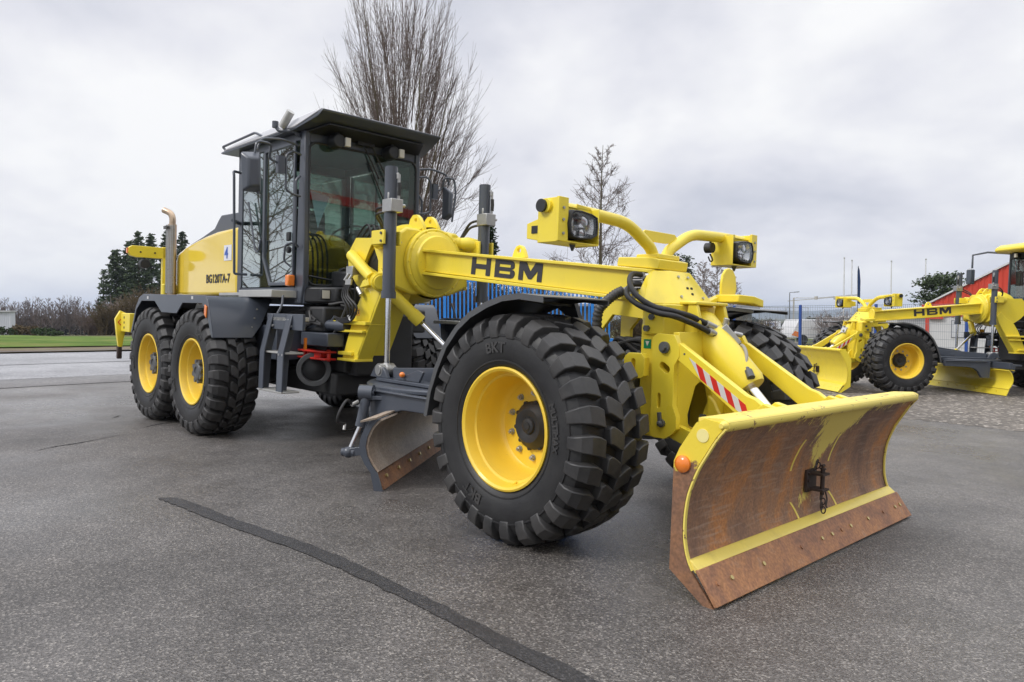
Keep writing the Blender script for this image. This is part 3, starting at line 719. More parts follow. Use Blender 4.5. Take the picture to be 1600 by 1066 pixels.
# ------------------------------------------------------------------ the motor grader
def blade_profile():
    return [(1.186, .735), (1.150, .690), (1.110, .625), (1.072, .560), (1.046, .50), (1.026, .44), (1.016, .38), (1.012, .32), (1.014, .26), (1.024, .205), (1.040, .160), (1.058, .128)]
def grader(M, used=True, detail=True):
    """M: world matrix; used = the near machine with worn, rusty blades, else the clean one parked behind"""
    g = empty('motor_grader', M)
    def P(name): return empty(name, parent=g)
    roofm = SLATE if used else YEL
    # ---- front beam
    sl = -.1
    def bz(x, top): return (1.694 if top else 1.493)+sl*(x+2.163)
    b = MB()
    x0, x1 = -2.16, .16
    b.slab([(x0, bz(x0, 1)-.022), (x1, bz(x1, 1)-.022), (x1, bz(x1, 0)+.02), (x0, bz(x0, 0)+.02)], -.145, .145)
    beam = b.build('front_beam', YEL, g, bevel=.004)
    f = MB()
    f.slab([(x0-.03, bz(x0, 1)-.022), (x1-.03, bz(x1, 1)-.022), (x1-.03, bz(x1, 1)), (x0-.03, bz(x0, 1))], -.175, .175)
    f.slab([(x0-.05, bz(x0, 0)-.003), (x1, bz(x1, 0)-.003), (x1, bz(x1, 0)+.02), (x0-.05, bz(x0, 0)+.02)], -.175, .175)
    f.build('beam_flange', YEL, beam, bevel=.004)
    # HBM in wide capitals
    ang = math.atan(sl)
    def letters(side):
        mb = MB(); H = .128; t = .036
        def bx(x0, x1, z0, z1): mb.prism([(x0, 0, z0), (x1, 0, z0), (x1, 0, z1), (x0, 0, z1)], (0, -.003, 0))
        bx(0, .048, 0, H); bx(.165, .213, 0, H); bx(.048, .165, H/2-.018, H/2+.018)
        o = .262
        bx(o, o+.048, 0, H); bx(o+.048, o+.175, 0, .030); bx(o+.048, o+.165, H/2-.014, H/2+.014); bx(o+.048, o+.165, H-.030, H)
        mb.prism([(o+.175, 0, 0), (o+.200, 0, .008), (o+.212, 0, .028), (o+.212, 0, .046), (o+.200, 0, .060), (o+.165, 0, .066), (o+.165, 0, .040), (o+.165, 0, .030)], (0, -.003, 0))
        mb.prism([(o+.165, 0, H-.030), (o+.165, 0, .064), (o+.192, 0, .068), (o+.204, 0, .080), (o+.204, 0, .104), (o+.194, 0, .120), (o+.172, 0, H), (o+.165, 0, H)], (0, -.003, 0))
        o = .514
        bx(o, o+.045, 0, H); bx(o+.185, o+.230, 0, H)
        mb.prism([(o+.045, 0, H), (o+.045, 0, H-.055), (o+.100, 0, .012), (o+.130, 0, .012), (o+.185, 0, H-.055), (o+.185, 0, H), (o+.160, 0, H), (o+.115, 0, .066), (o+.070, 0, H)], (0, -.003, 0))
        mb.v = [(x-z*0.0, y, z) for x, y, z in mb.v]
        Mt = T(-1.535, -.1455, bz(-1.535, 0)+.042) @ Matrix.Rotation(-ang, 4, 'Y') if side < 0 else T(-.790, .1455, bz(-.790, 0)+.042) @ Matrix.Rotation(-ang, 4, 'Y') @ Matrix.Rotation(PI, 4, 'Z')
        if side > 0: mb.v = [tuple(T(-.790, .1455, bz(-.790, 0)+.042) @ Matrix.Rotation(-ang, 4, 'Y') @ Matrix.Rotation(PI, 4, 'Z') @ Vector(v)) for v in mb.v]
        else: mb.v = [tuple(Mt @ Vector(v)) for v in mb.v]
        mb.build('beam_lettering', LETTER, beam, smooth=False)
    letters(-1); letters(1)
    # lifting eye and data plate
    plate('lifting_eye', [(-.075, 0), (-.05, .06), (-.03, .085), (0, .095), (.03, .085), (.05, .06), (.075, 0)], [circ(0, .055, .02)], .03, T(-1.16, .015, bz(-1.16, 1)-.005) @ XZ, YEL, g)
    dp = MB(); dp.box(-.045, .045, 0, -.004, -.05, .05)
    dpo = dp.build('data_plate', DARK, g, smooth=False); dpo.location = (.015, -.1475, 1.40)
    dl = MB()
    for k in range(6): dl.box(-.036, .036, -.004, -.0055, .036-k*.015-.006, .036-k*.015)
    dl.build('print', WHITEP, dpo, smooth=False)
    # ---- tilt hub at the rear of the beam
    hx = -2.2
    h = MB()
    h.lathe([(0, .30), (.10, .30), (.17, .335), (.30, .345), (.42, .335), (.50, .30), (.56, .20), (.56, 0)][::-1], o=(hx-.56+.56-.02, 0, 1.585), ax=(-1, 0, 0), n=48)
    h.add([], [])
    hub = h.build('tilt_hub', YEL, g, sharp=30)
    d = MB()
    d.lathe([(-.03, .285), (.012, .285), (.020, .275), (.020, .262), (.030, .255), (.045, .225), (.050, .222), (.066, .216), (.070, .20), (.074, 0)], o=(hx+.02, 0, 1.585), ax=(1, 0, 0), n=56)
    for k in range(16):
        t = 2*PI*k/16; d.cyl((hx+.03, .272*math.cos(t), 1.585+.272*math.sin(t)), (hx+.048, .272*math.cos(t), 1.585+.272*math.sin(t)), .008, 6)
    d.build('turntable_flange', YEL, hub, sharp=25)
    for y in (-.075, .075):
        plate('hub_lug', [(-.10, -.05), (-.06, .05), (-.02, .085), (.03, .085), (.07, .06), (.13, -.02), (.13, -.05)], [circ(.02, .04, .018)], .03, T(hx-.13, y, 1.90) @ XZ, YEL, hub)
    # ---- gooseneck: two legs that carry the hub
    for s in ((-1,) if used else (1,)):
        gm = MB()
        yo, yi = s*.45, s*.30
        gm.slab([(-2.85, .76), (-2.61, .757), (-2.27, 1.31), (-2.22, 1.44), (-2.30, 1.52), (-2.42, 1.40), (-2.55, 1.33), (-2.66, 1.17)], min(yo, yi), max(yo, yi))
        leg = gm.build('gooseneck_leg', YEL, g, bevel=.006)
        lf = MB()
        lf.slab([(-2.93, 1.055), (-2.42, 1.055), (-2.42, 1.085), (-2.93, 1.085)], min(s*.50, s*.30), max(s*.50, s*.30))
        lf.slab([(-2.86, .99), (-2.48, .99), (-2.48, 1.01), (-2.86, 1.01)], min(s*.49, s*.30), max(s*.49, s*.30))
        lf.slab([(-2.87, .795), (-2.66, .795), (-2.66, .825), (-2.87, .825)], min(s*.48, s*.30), max(s*.48, s*.30))
        lf.slab([(-2.88, .745), (-2.60, .745), (-2.60, .768), (-2.88, .768)], min(s*.48, s*.30), max(s*.48, s*.30))
        lf.build('leg_flange', YEL, leg, bevel=.004)
    for s in (-1, 1):
        if s < 0:
            plate('cheek_plate', [(-2.861, 1.657), (-2.733, 1.788), (-2.52, 1.775), (-2.40, 1.80), (-2.24, 1.77), (-2.24, 1.38), (-2.40, 1.36), (-2.60, 1.32), (-2.72, 1.40), (-2.84, 1.52)],
                  [[(-2.50, 1.715), (-2.47, 1.72), (-2.34, 1.50), (-2.36, 1.47), (-2.45, 1.50), (-2.60, 1.56), (-2.58, 1.60)]], .03, T(0, -.38, 0) @ XZ, YEL, g)
        else:
            plate('cheek_plate', [(-2.861, 1.657), (-2.733, 1.788), (-2.52, 1.775), (-2.40, 1.80), (-2.24, 1.77), (-2.24, 1.38), (-2.40, 1.36), (-2.60, 1.32), (-2.72, 1.40), (-2.84, 1.52)], [], .03, T(0, .41, 0) @ XZ, YEL, g)
    gb = MB(); gb.slab([(-2.80, 1.54), (-2.70, 1.72), (-2.52, 1.74), (-2.22, 1.80), (-2.22, 1.38), (-2.34, 1.34), (-2.62, 1.34)], -.345, .36)
    gb.slabx([(-.40, 1.38), (-.40, 1.76), (-.26, 1.86), (.26, 1.86), (.40, 1.76), (.40, 1.40), (.20, 1.32), (-.20, 1.32)], -2.42, -2.215)
    gb.build('gooseneck_body', YEL, g, bevel=.02)
    MB().slab([(-2.62, 1.54), (-2.48, 1.735), (-2.42, 1.735), (-2.30, 1.50), (-2.36, 1.45)], -.372, -.346).build('service_opening', DARK, g)
    if used:
        MB().bar((-2.27, -.30, 1.36), (-2.60, -.30, .80), .30, .012, up=(1, 0, .4)).build('leg_brace', YEL, g)
    st = MB(); st.box(-2.66, -2.58, -.4505, -.4515, 1.13, 1.19); sto = st.build('warning_sticker', mat('amber_sticker', (.80, .42, .02), .5), g, smooth=False)
    sp = MB(); sp.add([(-2.652, -.4525, 1.14), (-2.618, -.4525, 1.14), (-2.635, -.4525, 1.18)], [(0, 1, 2)]); sp.box(-2.607, -2.597, -.4515, -.4525, 1.145, 1.165); sp.box(-2.611, -2.592, -.4515, -.4525, 1.168, 1.178); sp.build('pictogram', LETTER, sto, smooth=False)
    # ---- lift arms and cylinders
    for s in (-1, 1):
        am = MB(); y = s*.486
        am.cyl((-2.36, s*.30, 1.745), (-2.36, s*.44, 1.745), .062, 24)
        am.cyl((-2.36, s*.42, 1.745), (-2.22, s*.47, 1.75), .072, 24)
        am.box(-2.25, -2.19, y-.085, y+.085, 1.69, 1.80)
        am.box(-2.20, -2.08, y-.085, y-.065, 1.69, 1.80); am.box(-2.20, -2.08, y+.065, y+.085, 1.69, 1.80)
        if s > 0:
            am.tube([(-2.27, .02, 1.80), (-2.26, .20, 1.79)], [.078, .078], 20); am.tube([(-2.26, .19, 1.79), (-2.24, .27, 1.785)], [.050, .045], 16); am.sphere((-2.24, .29, 1.782), .055, 16); am.tube([(-2.23, .30, 1.78), (-2.19, .36, 1.775), (-2.18, .45, 1.765)], [.045, .062, .062], 16)
        arm = am.build('lift_arm', YEL, g, bevel=.005)
        bt = MB()
        for dz in (.03, -.03): bt.hexbolt((-2.11, y+s*.085, 1.745+dz), (0, s, 0), .011, .01)
        bt.each('pivot_bolt', CAST, arm)
        cm = MB(); cx = -2.12
        cm.cyl((cx, y, 1.30), (cx, y, 2.288), .050, 24); cm.cyl((cx, y, 2.285), (cx, y, 2.295), .046, 24)
        cm.cyl((cx, y, 1.275), (cx, y, 1.33), .058, 24)
        lc = cm.build('lift_cylinder', SLATE, g, sharp=35)
        MB().cyl((cx, y, .76), (cx, y, 1.29), .022, 16).build('piston_rod', CHROME, lc)
        vb = MB(); vb.box(cx-.035, cx+.09, y-.055, y+.055, 1.94, 2.04); vb.cyl((cx+.02, y-.03, 2.04), (cx+.02, y-.03, 2.09), .016, 8); vb.cyl((cx+.05, y+.055, 2.0), (cx+.05, y+.10, 2.0), .013, 8)
        vb.build('valve_block', STEEL, lc, bevel=.004)
        fp = MB(); fp.cyl((cx+.05, y+.03, 2.20), (cx+.05, y+.03, 2.235), .018, 10); fp.cyl((cx, y, 2.235), (cx+.055, y+.03, 2.235), .014, 10); fp.tube([(cx+.055, y+.035, 2.04), (cx+.055, y+.035, 2.20)], .011, 8)
        fp.build('pipe_fitting', STEEL, lc)
        MB().tube([(cx+.06, y+.035, 2.07), (cx+.062, y+.037, 2.12), (cx+.06, y+.035, 2.17)], .015, 8).build('hose', HOSE, lc)
        ho = MB()
        for k in (0, 1):
            ho.tube(curve([(cx-.03, y-.02+k*.02, 1.99-k*.035), (cx-.13, y-.04, 1.97-k*.04), (cx-.20, y*.9, 1.90-k*.03), (cx-.22, y*.8, 1.80)]), .011, 8)
        ho.each('feed_hose', HOSE, lc)
        bk = MB(); bk.sphere((cx, y-.01, .718), .056, 18); bk.cyl((cx, y-.075, .718), (cx, y+.055, .718), .050, 20); bk.cyl((cx, y-.085, .718), (cx, y-.07, .718), .036, 18)
        bk.build('ball_joint', STEEL, lc)
    # short side-shift cylinder leaning on the near cheek, its valve and rod
    c1 = MB(); c1.cyl((-2.72, -.455, 1.635), (-2.40, -.46, 1.44), .048, 20); c1.cyl((-2.735, -.455, 1.645), (-2.71, -.455, 1.63), .044, 20)
    c1.cyl((-2.40, -.40, 1.42), (-2.25, -.47, 1.40), .075, 24); c1.cyl((-2.28, -.46, 1.405), (-2.23, -.48, 1.40), .058, 24)
    c1.slab([(-2.52, 1.36), (-2.38, 1.38), (-2.40, 1.44), (-2.47, 1.42)], -.50, -.42)
    sc = c1.build('sideshift_cylinder', YEL, g, bevel=.003)
    MB().tube([(-2.30, -.36, 1.34), (-2.20, -.14, 1.12)], .05, 18).tube([(-2.22, -.18, 1.16), (-2.19, -.12, 1.10)], .056, 18).build('sideshift_barrel', YEL, g)
    rd = MB(); rd.cyl((-2.19, -.12, 1.10), (-1.75, .00, .76), .020, 14); rdo = rd.build('sideshift_rod', CHROME, g)
    MB().cyl((-1.78, -.01, .78), (-1.66, .03, .69), .03, 14).build('rod_end', YEL, rdo)
    vv = MB(); vv.box(-2.70, -2.60, -.52, -.44, 1.47, 1.54); vv.cyl((-2.66, -.50, 1.50), (-2.70, -.53, 1.42), .014, 8); vv.cyl((-2.62, -.50, 1.48), (-2.66, -.53, 1.40), .014, 8); vv.cyl((-2.56, -.49, 1.36), (-2.50, -.49, 1.30), .02, 10)
    vv.build('valve', STEEL, sc, bevel=.004)
    hs = MB()
    random.seed(5)
    for k in range(4):
        hs.tube(curve([(-2.66+k*.02, -.53, 1.41), (-2.70+k*.03, -.55, 1.30), (-2.64+k*.05, -.54, 1.20), (-2.66+k*.02, -.52, 1.12-k*.01), (-2.80, -.50, 1.10-k*.008), (-2.98, -.46, 1.12)]), .010, 7)
    for k in range(5):
        hs.tube(curve([(-2.46-.02*k, -.35+.02*k, 1.74), (-2.38-.02*k, -.36, 1.66), (-2.42-.03*k, -.36, 1.56), (-2.55, -.35, 1.48)]), .011, 7)
    for k in range(4):
        y0 = -.34+k*.05
        hs.tube(curve([(-2.60, y0, 1.79), (-2.66, y0, 1.90), (-2.80, y0+.02, 1.86), (-2.92, y0, 1.70), (-2.96, y0-.02, 1.45), (-2.94, y0-.04, 1.22)]), .009, 7)
    for k in range(3):
        hs.tube(curve([(-2.98, -.38+k*.06, 1.24), (-2.88, -.43+k*.03, 1.34), (-2.80, -.47, 1.44-k*.03), (-2.68, -.50, 1.50-k*.03)]), .009, 7)
    hs.each('hydraulic_hose', HOSE, g)
    pf = MB()
    for k in range(4): pf.cyl((-2.66+k*.02, -.53, 1.43), (-2.665+k*.02, -.533, 1.385), .015, 6); pf.cyl((-2.645+k*.008, -.52, 1.13-k*.01), (-2.60, -.52, 1.12-k*.01), .013, 6)
    pf.each('hose_ferrule', STEEL, g)
    pb = MB()
    for z in (1.50, 1.62): pb.hexbolt((-2.235, -.405, z), (0, -1, 0), .010, .008)
    for y in (-.22, .0, .22): pb.hexbolt((-2.214, y*1.45, 1.83-abs(y)*.45), (1, 0, 0), .010, .008)
    pb.each('hub_bolt', STEEL, g)
    # ---- drawbar circle and side moldboard
    cc = (-1.72, 0, .6)
    cm = MB(); cm.lathe([(0, .40), (0, .76), (.015, .775), (.035, .775), (.045, .76), (.045, .40)], o=(cc[0], 0, .585), ax=(0, 0, 1), n=64, close=True)
    cm.lathe([(0, .50), (0, .70), (.04, .70), (.04, .50)], o=(cc[0], 0, .535), ax=(0, 0, 1), n=48, close=True)
    cir = cm.build('blade_circle', SLATE, g, sharp=30)
    dr = MB()
    dr.slabz([(-2.28, -.42), (-2.12, -.58), (-1.30, -.60), (-.45, -.16), (-.30, -.10), (-.30, .10), (-.45, .16), (-1.30, .60), (-2.12, .58), (-2.28, .42)], .635, .66)
    dr.slab([(-2.24, .66), (-2.17, .75), (-2.10, .755), (-2.04, .72), (-2.0, .66)], -.56, -.53); dr.slab([(-2.24, .66), (-2.17, .75), (-2.10, .755), (-2.04, .72), (-2.0, .66)], -.45, -.42)
    dr.slab([(-2.24, .66), (-2.17, .75), (-2.10, .755), (-2.04, .72), (-2.0, .66)], .53, .56); dr.slab([(-2.24, .66), (-2.17, .75), (-2.10, .755), (-2.04, .72), (-2.0, .66)], .42, .45)
    dr.bar((-2.0, -.50, .69), (-.5, -.12, .78), .02, .10); dr.bar((-2.0, .50, .69), (-.5, .12, .78), .02, .10)
    dr.slab([(-2.1, .66), (-.35, .66), (-.35, .84), (-1.2, .84), (-1.7, .78)], -.10, .10)
    dr.slab([(-1.9, .66), (-1.6, .66), (-1.55, .74), (-1.62, .75)], -.56, -.54)
    dr.build('drawbar', SLATE, g, bevel=.004)
    mk = MB(); mk.sphere((-1.78, -.58, .705), .022, 12); mk.build('orange_marker', ORANGE, g)
    # carrier under the circle, the tilting lever and the blade
    a = Vector((-.61, .79, 0)).normalized() if used else Vector((0, 1, 0))
    n_ = Vector((a.y, -a.x, 0))
    o_ = Vector((-1.31, -1.075, 0)) if used else Vector((-1.97, -1.14, 0))
    def W(u, n, z): return o_+a*u+n_*n+Vector((0, 0, z))
    LEN = 2.6 if used else 2.28
    prof = [(.055, .0), (.0, .125)]
    mbp = [(-.012, .12), (-.052, .17), (-.082, .23), (-.093, .29), (-.082, .35), (-.055, .41), (-.018, .455), (.0, .47)]
    bm_ = RUST2 if used else YEL
    A = [W(0, n, z) for n, z in mbp]; B = [W(LEN, n, z) for n, z in mbp]
    m1 = MB().strip(A, B, -.014)
    m1.prism([W(-.10, -.10, .455), W(-.02, -.02, .47), W(LEN, -.02, .47), W(LEN, -.10, .455)], (0, 0, .012))
    mo = m1.build('moldboard', bm_, g, sharp=30)
    e = MB(); e.prism([W(.012, .020, .005), W(.012, .036, .008), W(.012, -.016, .128), W(.012, -.030, .122)], a*(LEN-.02)); eo = e.build('cutting_edge', RUST if used else YEL, mo, bevel=.003)
    for k in range(9):
        u = .12+k*.27
        if u < LEN: MB().cyl(W(u, .002, .075), W(u, .018, .082), .013, 10).build('edge_bolt', BRASS if used else YEL, mo)
    es = MB(); es.prism([W(-.012, n+.0, z) for n, z in [(.03, .0)]+mbp]+[W(-.012, n-.045, z) for n, z in mbp[::-1]]+[W(-.012, -.03, .0)], a*.014); es.build('end_plate', SLATE if used else YEL, mo)
    ca = MB()
    ca.prism([W(1.85, -.42, .55), W(1.85, -.12, .55), W(1.85, -.12, .44), W(1.85, -.18, .38), W(1.85, -.20, .30), W(1.85, -.28, .30), W(1.85, -.42, .42)], a*.05)
    ca.prism([W(.46, -.30, .565), W(2.2, -.30, .565), W(2.2, -.06, .565), W(.46, -.06, .565)], (0, 0, -.03))
    ca.prism([W(.40, .01, .60), W(2.3, .01, .60), W(2.3, .01, .486), W(.40, .01, .486)], n_*-.06)
    for s in (-1, 1):
        ca.slab([(-1.87, .595), (-1.0, .595), (-1.0, .500), (-1.46, .490), (-1.58, .46), (-1.65, .41), (-1.69, .34), (-1.72, .30), (-1.87, .30)], min(s*.80, s*.74), max(s*.80, s*.74))
        ca.bar((-1.80, s*.80, .60), (-1.0, s*.80, .60), .05, .012)
    car = ca.build('blade_carrier', SLATE, g, bevel=.005)
    tl = MB(); DU = .69; p0, p1 = W(.49, -.27, .585), W(.47, -.31, .34)
    tl.cyl(p0-Vector((0, 0, .02)), p1, .036, 16); tl.cyl(p0-n_*.05, p0+n_*.05, .055, 18); tl.cyl(p0-n_*.06, p0+n_*.06, .025, 12)
    tl.bar(W(.49, -.27, .545), W(.70, -.27, .545), .06, .05)
    to = tl.build('tilt_cylinder', SLATE, g, sharp=35)
    q1 = W(.44, -.38, .155); MB().cyl(p1, q1, .016, 12).build('tilt_rod', CHROME, to)
    te = MB(); te.sphere(q1, .042, 14); te.cyl(q1-n_*.05, q1+n_*.05, .03, 14); te.bar(q1, W(.46, -.10, .20), .05, .06); te.bar(W(.42, -.16, .22), W(.42, -.14, .04), .06, .05); te.build('tilt_knuckle', SLATE, to, bevel=.003)
    ft = MB(); ft.cyl(W(.45, -.32, .52), W(.40, -.35, .50), .014, 8); ft.cyl(W(.36, -.38, .37), W(.345, -.38, .33), .011, 8)
    ft.each('fitting', STEEL, to)
    MB().tube(curve([W(.41, -.35, .505), W(.34, -.36, .54), W(.27, -.38, .48), W(.27, -.40, .40), W(.36, -.38, .37)]), .010, 8).build('hose', HOSE, to)
    # ---- front tower
    tw = MB()
    tw.slabx([(-.30, .50), (-.23, .50), (-.23, .80), (-.14, .90), (.14, .90), (.23, .80), (.23, .50), (.30, .50), (.30, 1.14), (-.30, 1.14)], .16, .31)
    tower = tw.build('front_tower', YEL, g, bevel=.012)
    t2 = MB()
    # wide head block and sloping faceted cap
    t2.slabz([(.14, -.26), (.20, -.32), (.33, -.32), (.35, -.26), (.35, .26), (.33, .32), (.14, .32)], 1.08, 1.255)
    t2.build('tower_head', YEL, tower, bevel=.008)
    cp = MB()
    lo = [(.10, -.30), (.19, -.335), (.315, -.215), (.335, -.19), (.335, .19), (.315, .215), (.19, .335), (.10, .30)]
    hi = [(.10, -.165), (.13, -.168), (.195, -.118), (.21, -.105), (.21, .105), (.195, .118), (.13, .168), (.10, .165)]
    n = len(lo); cp.add([(x, y, 1.257) for x, y in lo]+[(x, y, 1.455) for x, y in hi], [tuple(range(n-1, -1, -1)), tuple(range(n, 2*n))]+[(i, (i+1) % n, (i+1) % n+n, i+n) for i in range(n)])
    cap = cp.build('tower_cap', YEL, tower, bevel=.005)
    ah = MB()
    for y, z in ((-.012, 1.352), (.03, 1.352), (.009, 1.318)):
        x = .335-(z-1.257)*.63; ah.cyl((x-.02, y, z), (x+.002, y, z), .011, 12)
    ah.each('cap_hole', DARK, cap)
    cb = MB()
    for y, z in ((-.055, 1.42), (.045, 1.42), (-.13, 1.30), (.10, 1.30)):
        x = .335-(z-1.257)*.63; cb.hexbolt((x+.002, y, z), (1, 0, .5), .009, .008)
    cb.each('cap_bolt', STEEL, cap)
    bp = MB(); bp.slab([(-.15, 1.492), (.16, 1.462), (.17, 1.52), (.10, 1.535), (-.14, 1.545)], -.150, .150)
    bp.box(-.03, .13, -.115, .115, 1.53, 1.560); bp.build('bar_base', YEL, g, bevel=.006)
    for s in (-1, 1):
        side = plate('coupling_plate', [(.305, .52), (.33, .515), (.40, .515), (.445, .545), (.47, .575), (.47, .64), (.445, .70), (.445, .92), (.475, .97), (.475, 1.02), (.44, 1.085), (.335, 1.09), (.30, 1.07)],
              [slot(.385, .905, .075, .042, -.6), slot(.355, .72, .022, .085), ], .04, T(0, s*.38-(.04 if s > 0 else 0)+(.04 if s > 0 else .04)-.0, 0) @ XZ, YEL, g, bevel=.005)
        bl = MB(); yy = s*.385
        bl.cyl((.385, yy-s*.02, 1.015), (.385, yy+s*.012, 1.015), .032, 20); bl.cyl((.385, yy, 1.015), (.385, yy+s*.03, 1.015), .020, 6)
        bl2 = MB(); bl2.cyl((.385, yy, .60), (.385, yy+s*.02, .60), .022, 8); bl2.sphere((.385, yy+s*.022, .60), .018, 10); bl2.tube([(.385, yy+s*.02, .60), (.38, yy+s*.024, .66)], .012, 8)
        bl.build('coupling_bolt', CAST, side)
        bl2.build('locking_bolt', CAST, side)
        hb = MB(); hb.cyl((.25, s*.32, 1.18), (.25, s*.336, 1.18), .019, 6); hb.cyl((.22, s*.32, 1.115), (.22, s*.340, 1.115), .019, 6); hb.each('head_bolt', CAST, tower)
        plate('towing_lug', [(.13, .85), (.15, .835), (.25, .835), (.27, .85), (.27, .95), (.25, .975), (.16, .975), (.13, .95)] , [slot(.195, .905, .03, .08)], .05, T(0, s*.36+(.0 if s < 0 else -.0), 0) @ XZ, YEL, g, bevel=.008)
        ap = [(.470, 1.045), (.455, .955), (.50, .925), (.82, .695), (.90, .66), (1.05, .655), (1.08, .70), (1.05, .735), (.965, .755), (.92, .785), (.87, .80)]
        ar = MB(); ar.slab(ap, min(s*.375, s*.335), max(s*.375, s*.335)); arm = ar.build('lift_link', YEL, g, bevel=.005)
        pin = MB(); pin.cyl((.99, s*.30, .705), (.99, s*.40, .705), .022, 14); pin.cyl((.505, s*.37, .985), (.505, s*.3765, .985), .006, 8); pin.build('link_pin', CAST, arm)
        # red and white warning stripes
        d0 = Vector((.535, 0, .968)); d1 = Vector((.870, 0, .752)); dn = Vector((0, 0, -1))
        for k in range(8):
            p, q = d0.lerp(d1, k/8), d0.lerp(d1, (k+1)/8)
            sk = Vector((.030, 0, -.082)); mbs = MB()
            if k == 0: mbs.prism([p, q, q+sk], (0, s*.0012, 0))
            else: mbs.prism([p, q, q+(sk if k < 7 else sk*1.0), p+sk], (0, s*.0012, 0))
            mbs.v = [(x, y+s*.3755, z) for x, y, z in mbs.v]
            mbs.build('warning_stripe', WHITEP if k % 2 == 0 else REDP, arm, smooth=False)
        pa = MB(); pa.prism([(.40, s*.34, .60), (.47, s*.34, .585), (.94, s*.66, .56), (.94, s*.66, .47), (.47, s*.34, .50), (.40, s*.34, .52)], (0, -s*.05, 0))
        pa.bar((.92, s*.60, .52), (.99, s*.80, .50), .05, .10)
        pa.build('push_arm', YEL, g, bevel=.005)
    gs = MB(); gs.box(.185, .235, -.3012, -.3022, 1.00, 1.052); gso = gs.build('green_sticker', GREEN, tower, smooth=False)
    gt = MB(); gt.add([(.196, -.3032, 1.042), (.224, -.3032, 1.042), (.21, -.3032, 1.013)], [(0, 1, 2)])
    tower2 = gt.build('sticker_print', WHITEP, tower, smooth=False)
    # lower frame of the coupling seen behind the plate
    plate('coupling_frame', [(-.30, .50), (-.33, .70), (-.33, 1.10), (.33, 1.10), (.33, .70), (.30, .50)], [[(-.20, .52), (-.22, .64), (-.15, .80), (-.11, .82), (.0, .80), (.04, .70), (-.02, .60), (.0, .52)]], .04, T(.40, 0, 0) @ YZ, YEL, g, bevel=.006)
    fl = MB()
    for y in (-.02, .16): fl.slab([(.44, .74), (.48, .70), (.50, .66), (.54, .60), (.54, .52), (.44, .52)], y, y+.03)
    fl.each('coupling_rib', YEL, g, bevel=.004)
    cf = MB(); cf.cyl((.45, -.1, .62), (.475, -.1, .62), .02, 6); cf.cyl((.45, .06, .56), (.475, .06, .56), .02, 6); cf.each('frame_bolt', CAST, g)
    # big lift cylinder
    lc = MB(); lc.tube([(.335, 0, 1.165), (.36, 0, 1.14), (.67, 0, .822), (.69, 0, .80)], [.085, .103, .103, .090], 28)
    lc.cyl((.36, -.12, 1.15), (.36, .12, 1.15), .05, 20)
    big = lc.build('front_lift_cylinder', YEL, g, sharp=30)
    MB().cyl((.67, 0, .82), (.83, 0, .655), .036, 18).build('piston_rod', CHROME, big)
    ls = MB(); ls.slab([(.35, 1.06), (.38, 1.27), (.43, 1.265), (.46, 1.16), (.43, 1.06)], -.16, -.13); ls.slab([(.35, 1.06), (.38, 1.27), (.43, 1.265), (.46, 1.16), (.43, 1.06)], .13, .16)
    ls.slabz([(.30, -.17), (.44, -.17), (.44, .17), (.30, .17)], 1.256, 1.275)
    ls.each('cylinder_bracket', YEL, g, bevel=.006)
    # valve, hose couplings and hanging hose on the cylinder
    vb = MB(); vb.bar((.485, .02, 1.13), (.555, .07, 1.03), .095, .07); vb.cyl((.50, .03, 1.13), (.515, .03, 1.185), .017, 10); vb.cyl((.47, .03, 1.12), (.49, .08, 1.14), .017, 10); vb.cyl((.50, -.03, 1.03), (.55, -.01, 1.045), .018, 10); vb.cyl((.545, .06, 1.10), (.575, .10, 1.09), .014, 10); vb.cyl((.52, .0, 1.06), (.57, .04, 1.01), .022, 8)
    vbo = vb.build('coupling_valve', STEEL, g, bevel=.003)
    hh = MB(); hh.tube(curve([(.555, .05, 1.04), (.61, .05, 1.03), (.66, .0, .985), (.68, -.04, .93), (.71, -.06, .895)]), .010, 8); hh.build('hanging_hose', mat('pale_rubber', (.30, .28, .25), .5), vbo)
    MB().cyl((.705, -.055, .90), (.735, -.075, .865), .022, 12).cyl((.695, -.05, .915), (.71, -.06, .895), .012, 10).build('hose_plug', CAST, vbo)
    h2 = MB()
    h2.tube(curve([(.07, -.155, 1.425), (.05, -.25, 1.43), (.10, -.34, 1.37), (.19, -.385, 1.295), (.305, -.39, 1.238), (.385, -.355, 1.218), (.405, -.28, 1.205), (.425, -.19, 1.187), (.470, -.09, 1.145), (.485, -.01, 1.115)]), .016, 10)
    h2.tube(curve([(.07, -.155, 1.375), (.035, -.24, 1.365), (.08, -.34, 1.31), (.20, -.40, 1.25), (.335, -.405, 1.205), (.415, -.355, 1.187), (.435, -.27, 1.165), (.465, -.17, 1.132), (.50, -.06, 1.085), (.505, -.0, 1.065)]), .016, 10)
    h2o = h2.build('blade_hoses', HOSE, g)
    h3 = MB()
    for z in (1.425, 1.375): h3.cyl((.075, -.146, z), (.075, -.185, z), .02, 8); h3.cyl((.085, -.17, z), (.115, -.17, z), .016, 8)
    h3.cyl((.466, -.11, 1.152), (.490, .02, 1.11), .021, 12); h3.cyl((.486, -.11, 1.11), (.509, .02, 1.06), .021, 12); h3.cyl((.482, -.03, 1.125), (.486, -.01, 1.118), .026, 6); h3.cyl((.501, -.03, 1.078), (.505, -.01, 1.071), .026, 6)
    h3.each('hose_fitting', STEEL, h2o)
    sg = MB(); pts = curve([(-.055, -.20, 1.335), (-.085, -.24, 1.31), (-.125, -.28, 1.26), (-.16, -.30, 1.20), (-.175, -.28, 1.08), (-.15, -.20, .98)], 14)
    sg.tube(pts, [.030+.003*math.sin(i*1.9) for i in range(len(pts))], 14)
    sgo = sg.build('spiral_hose', SPIRAL, g, sharp=80)
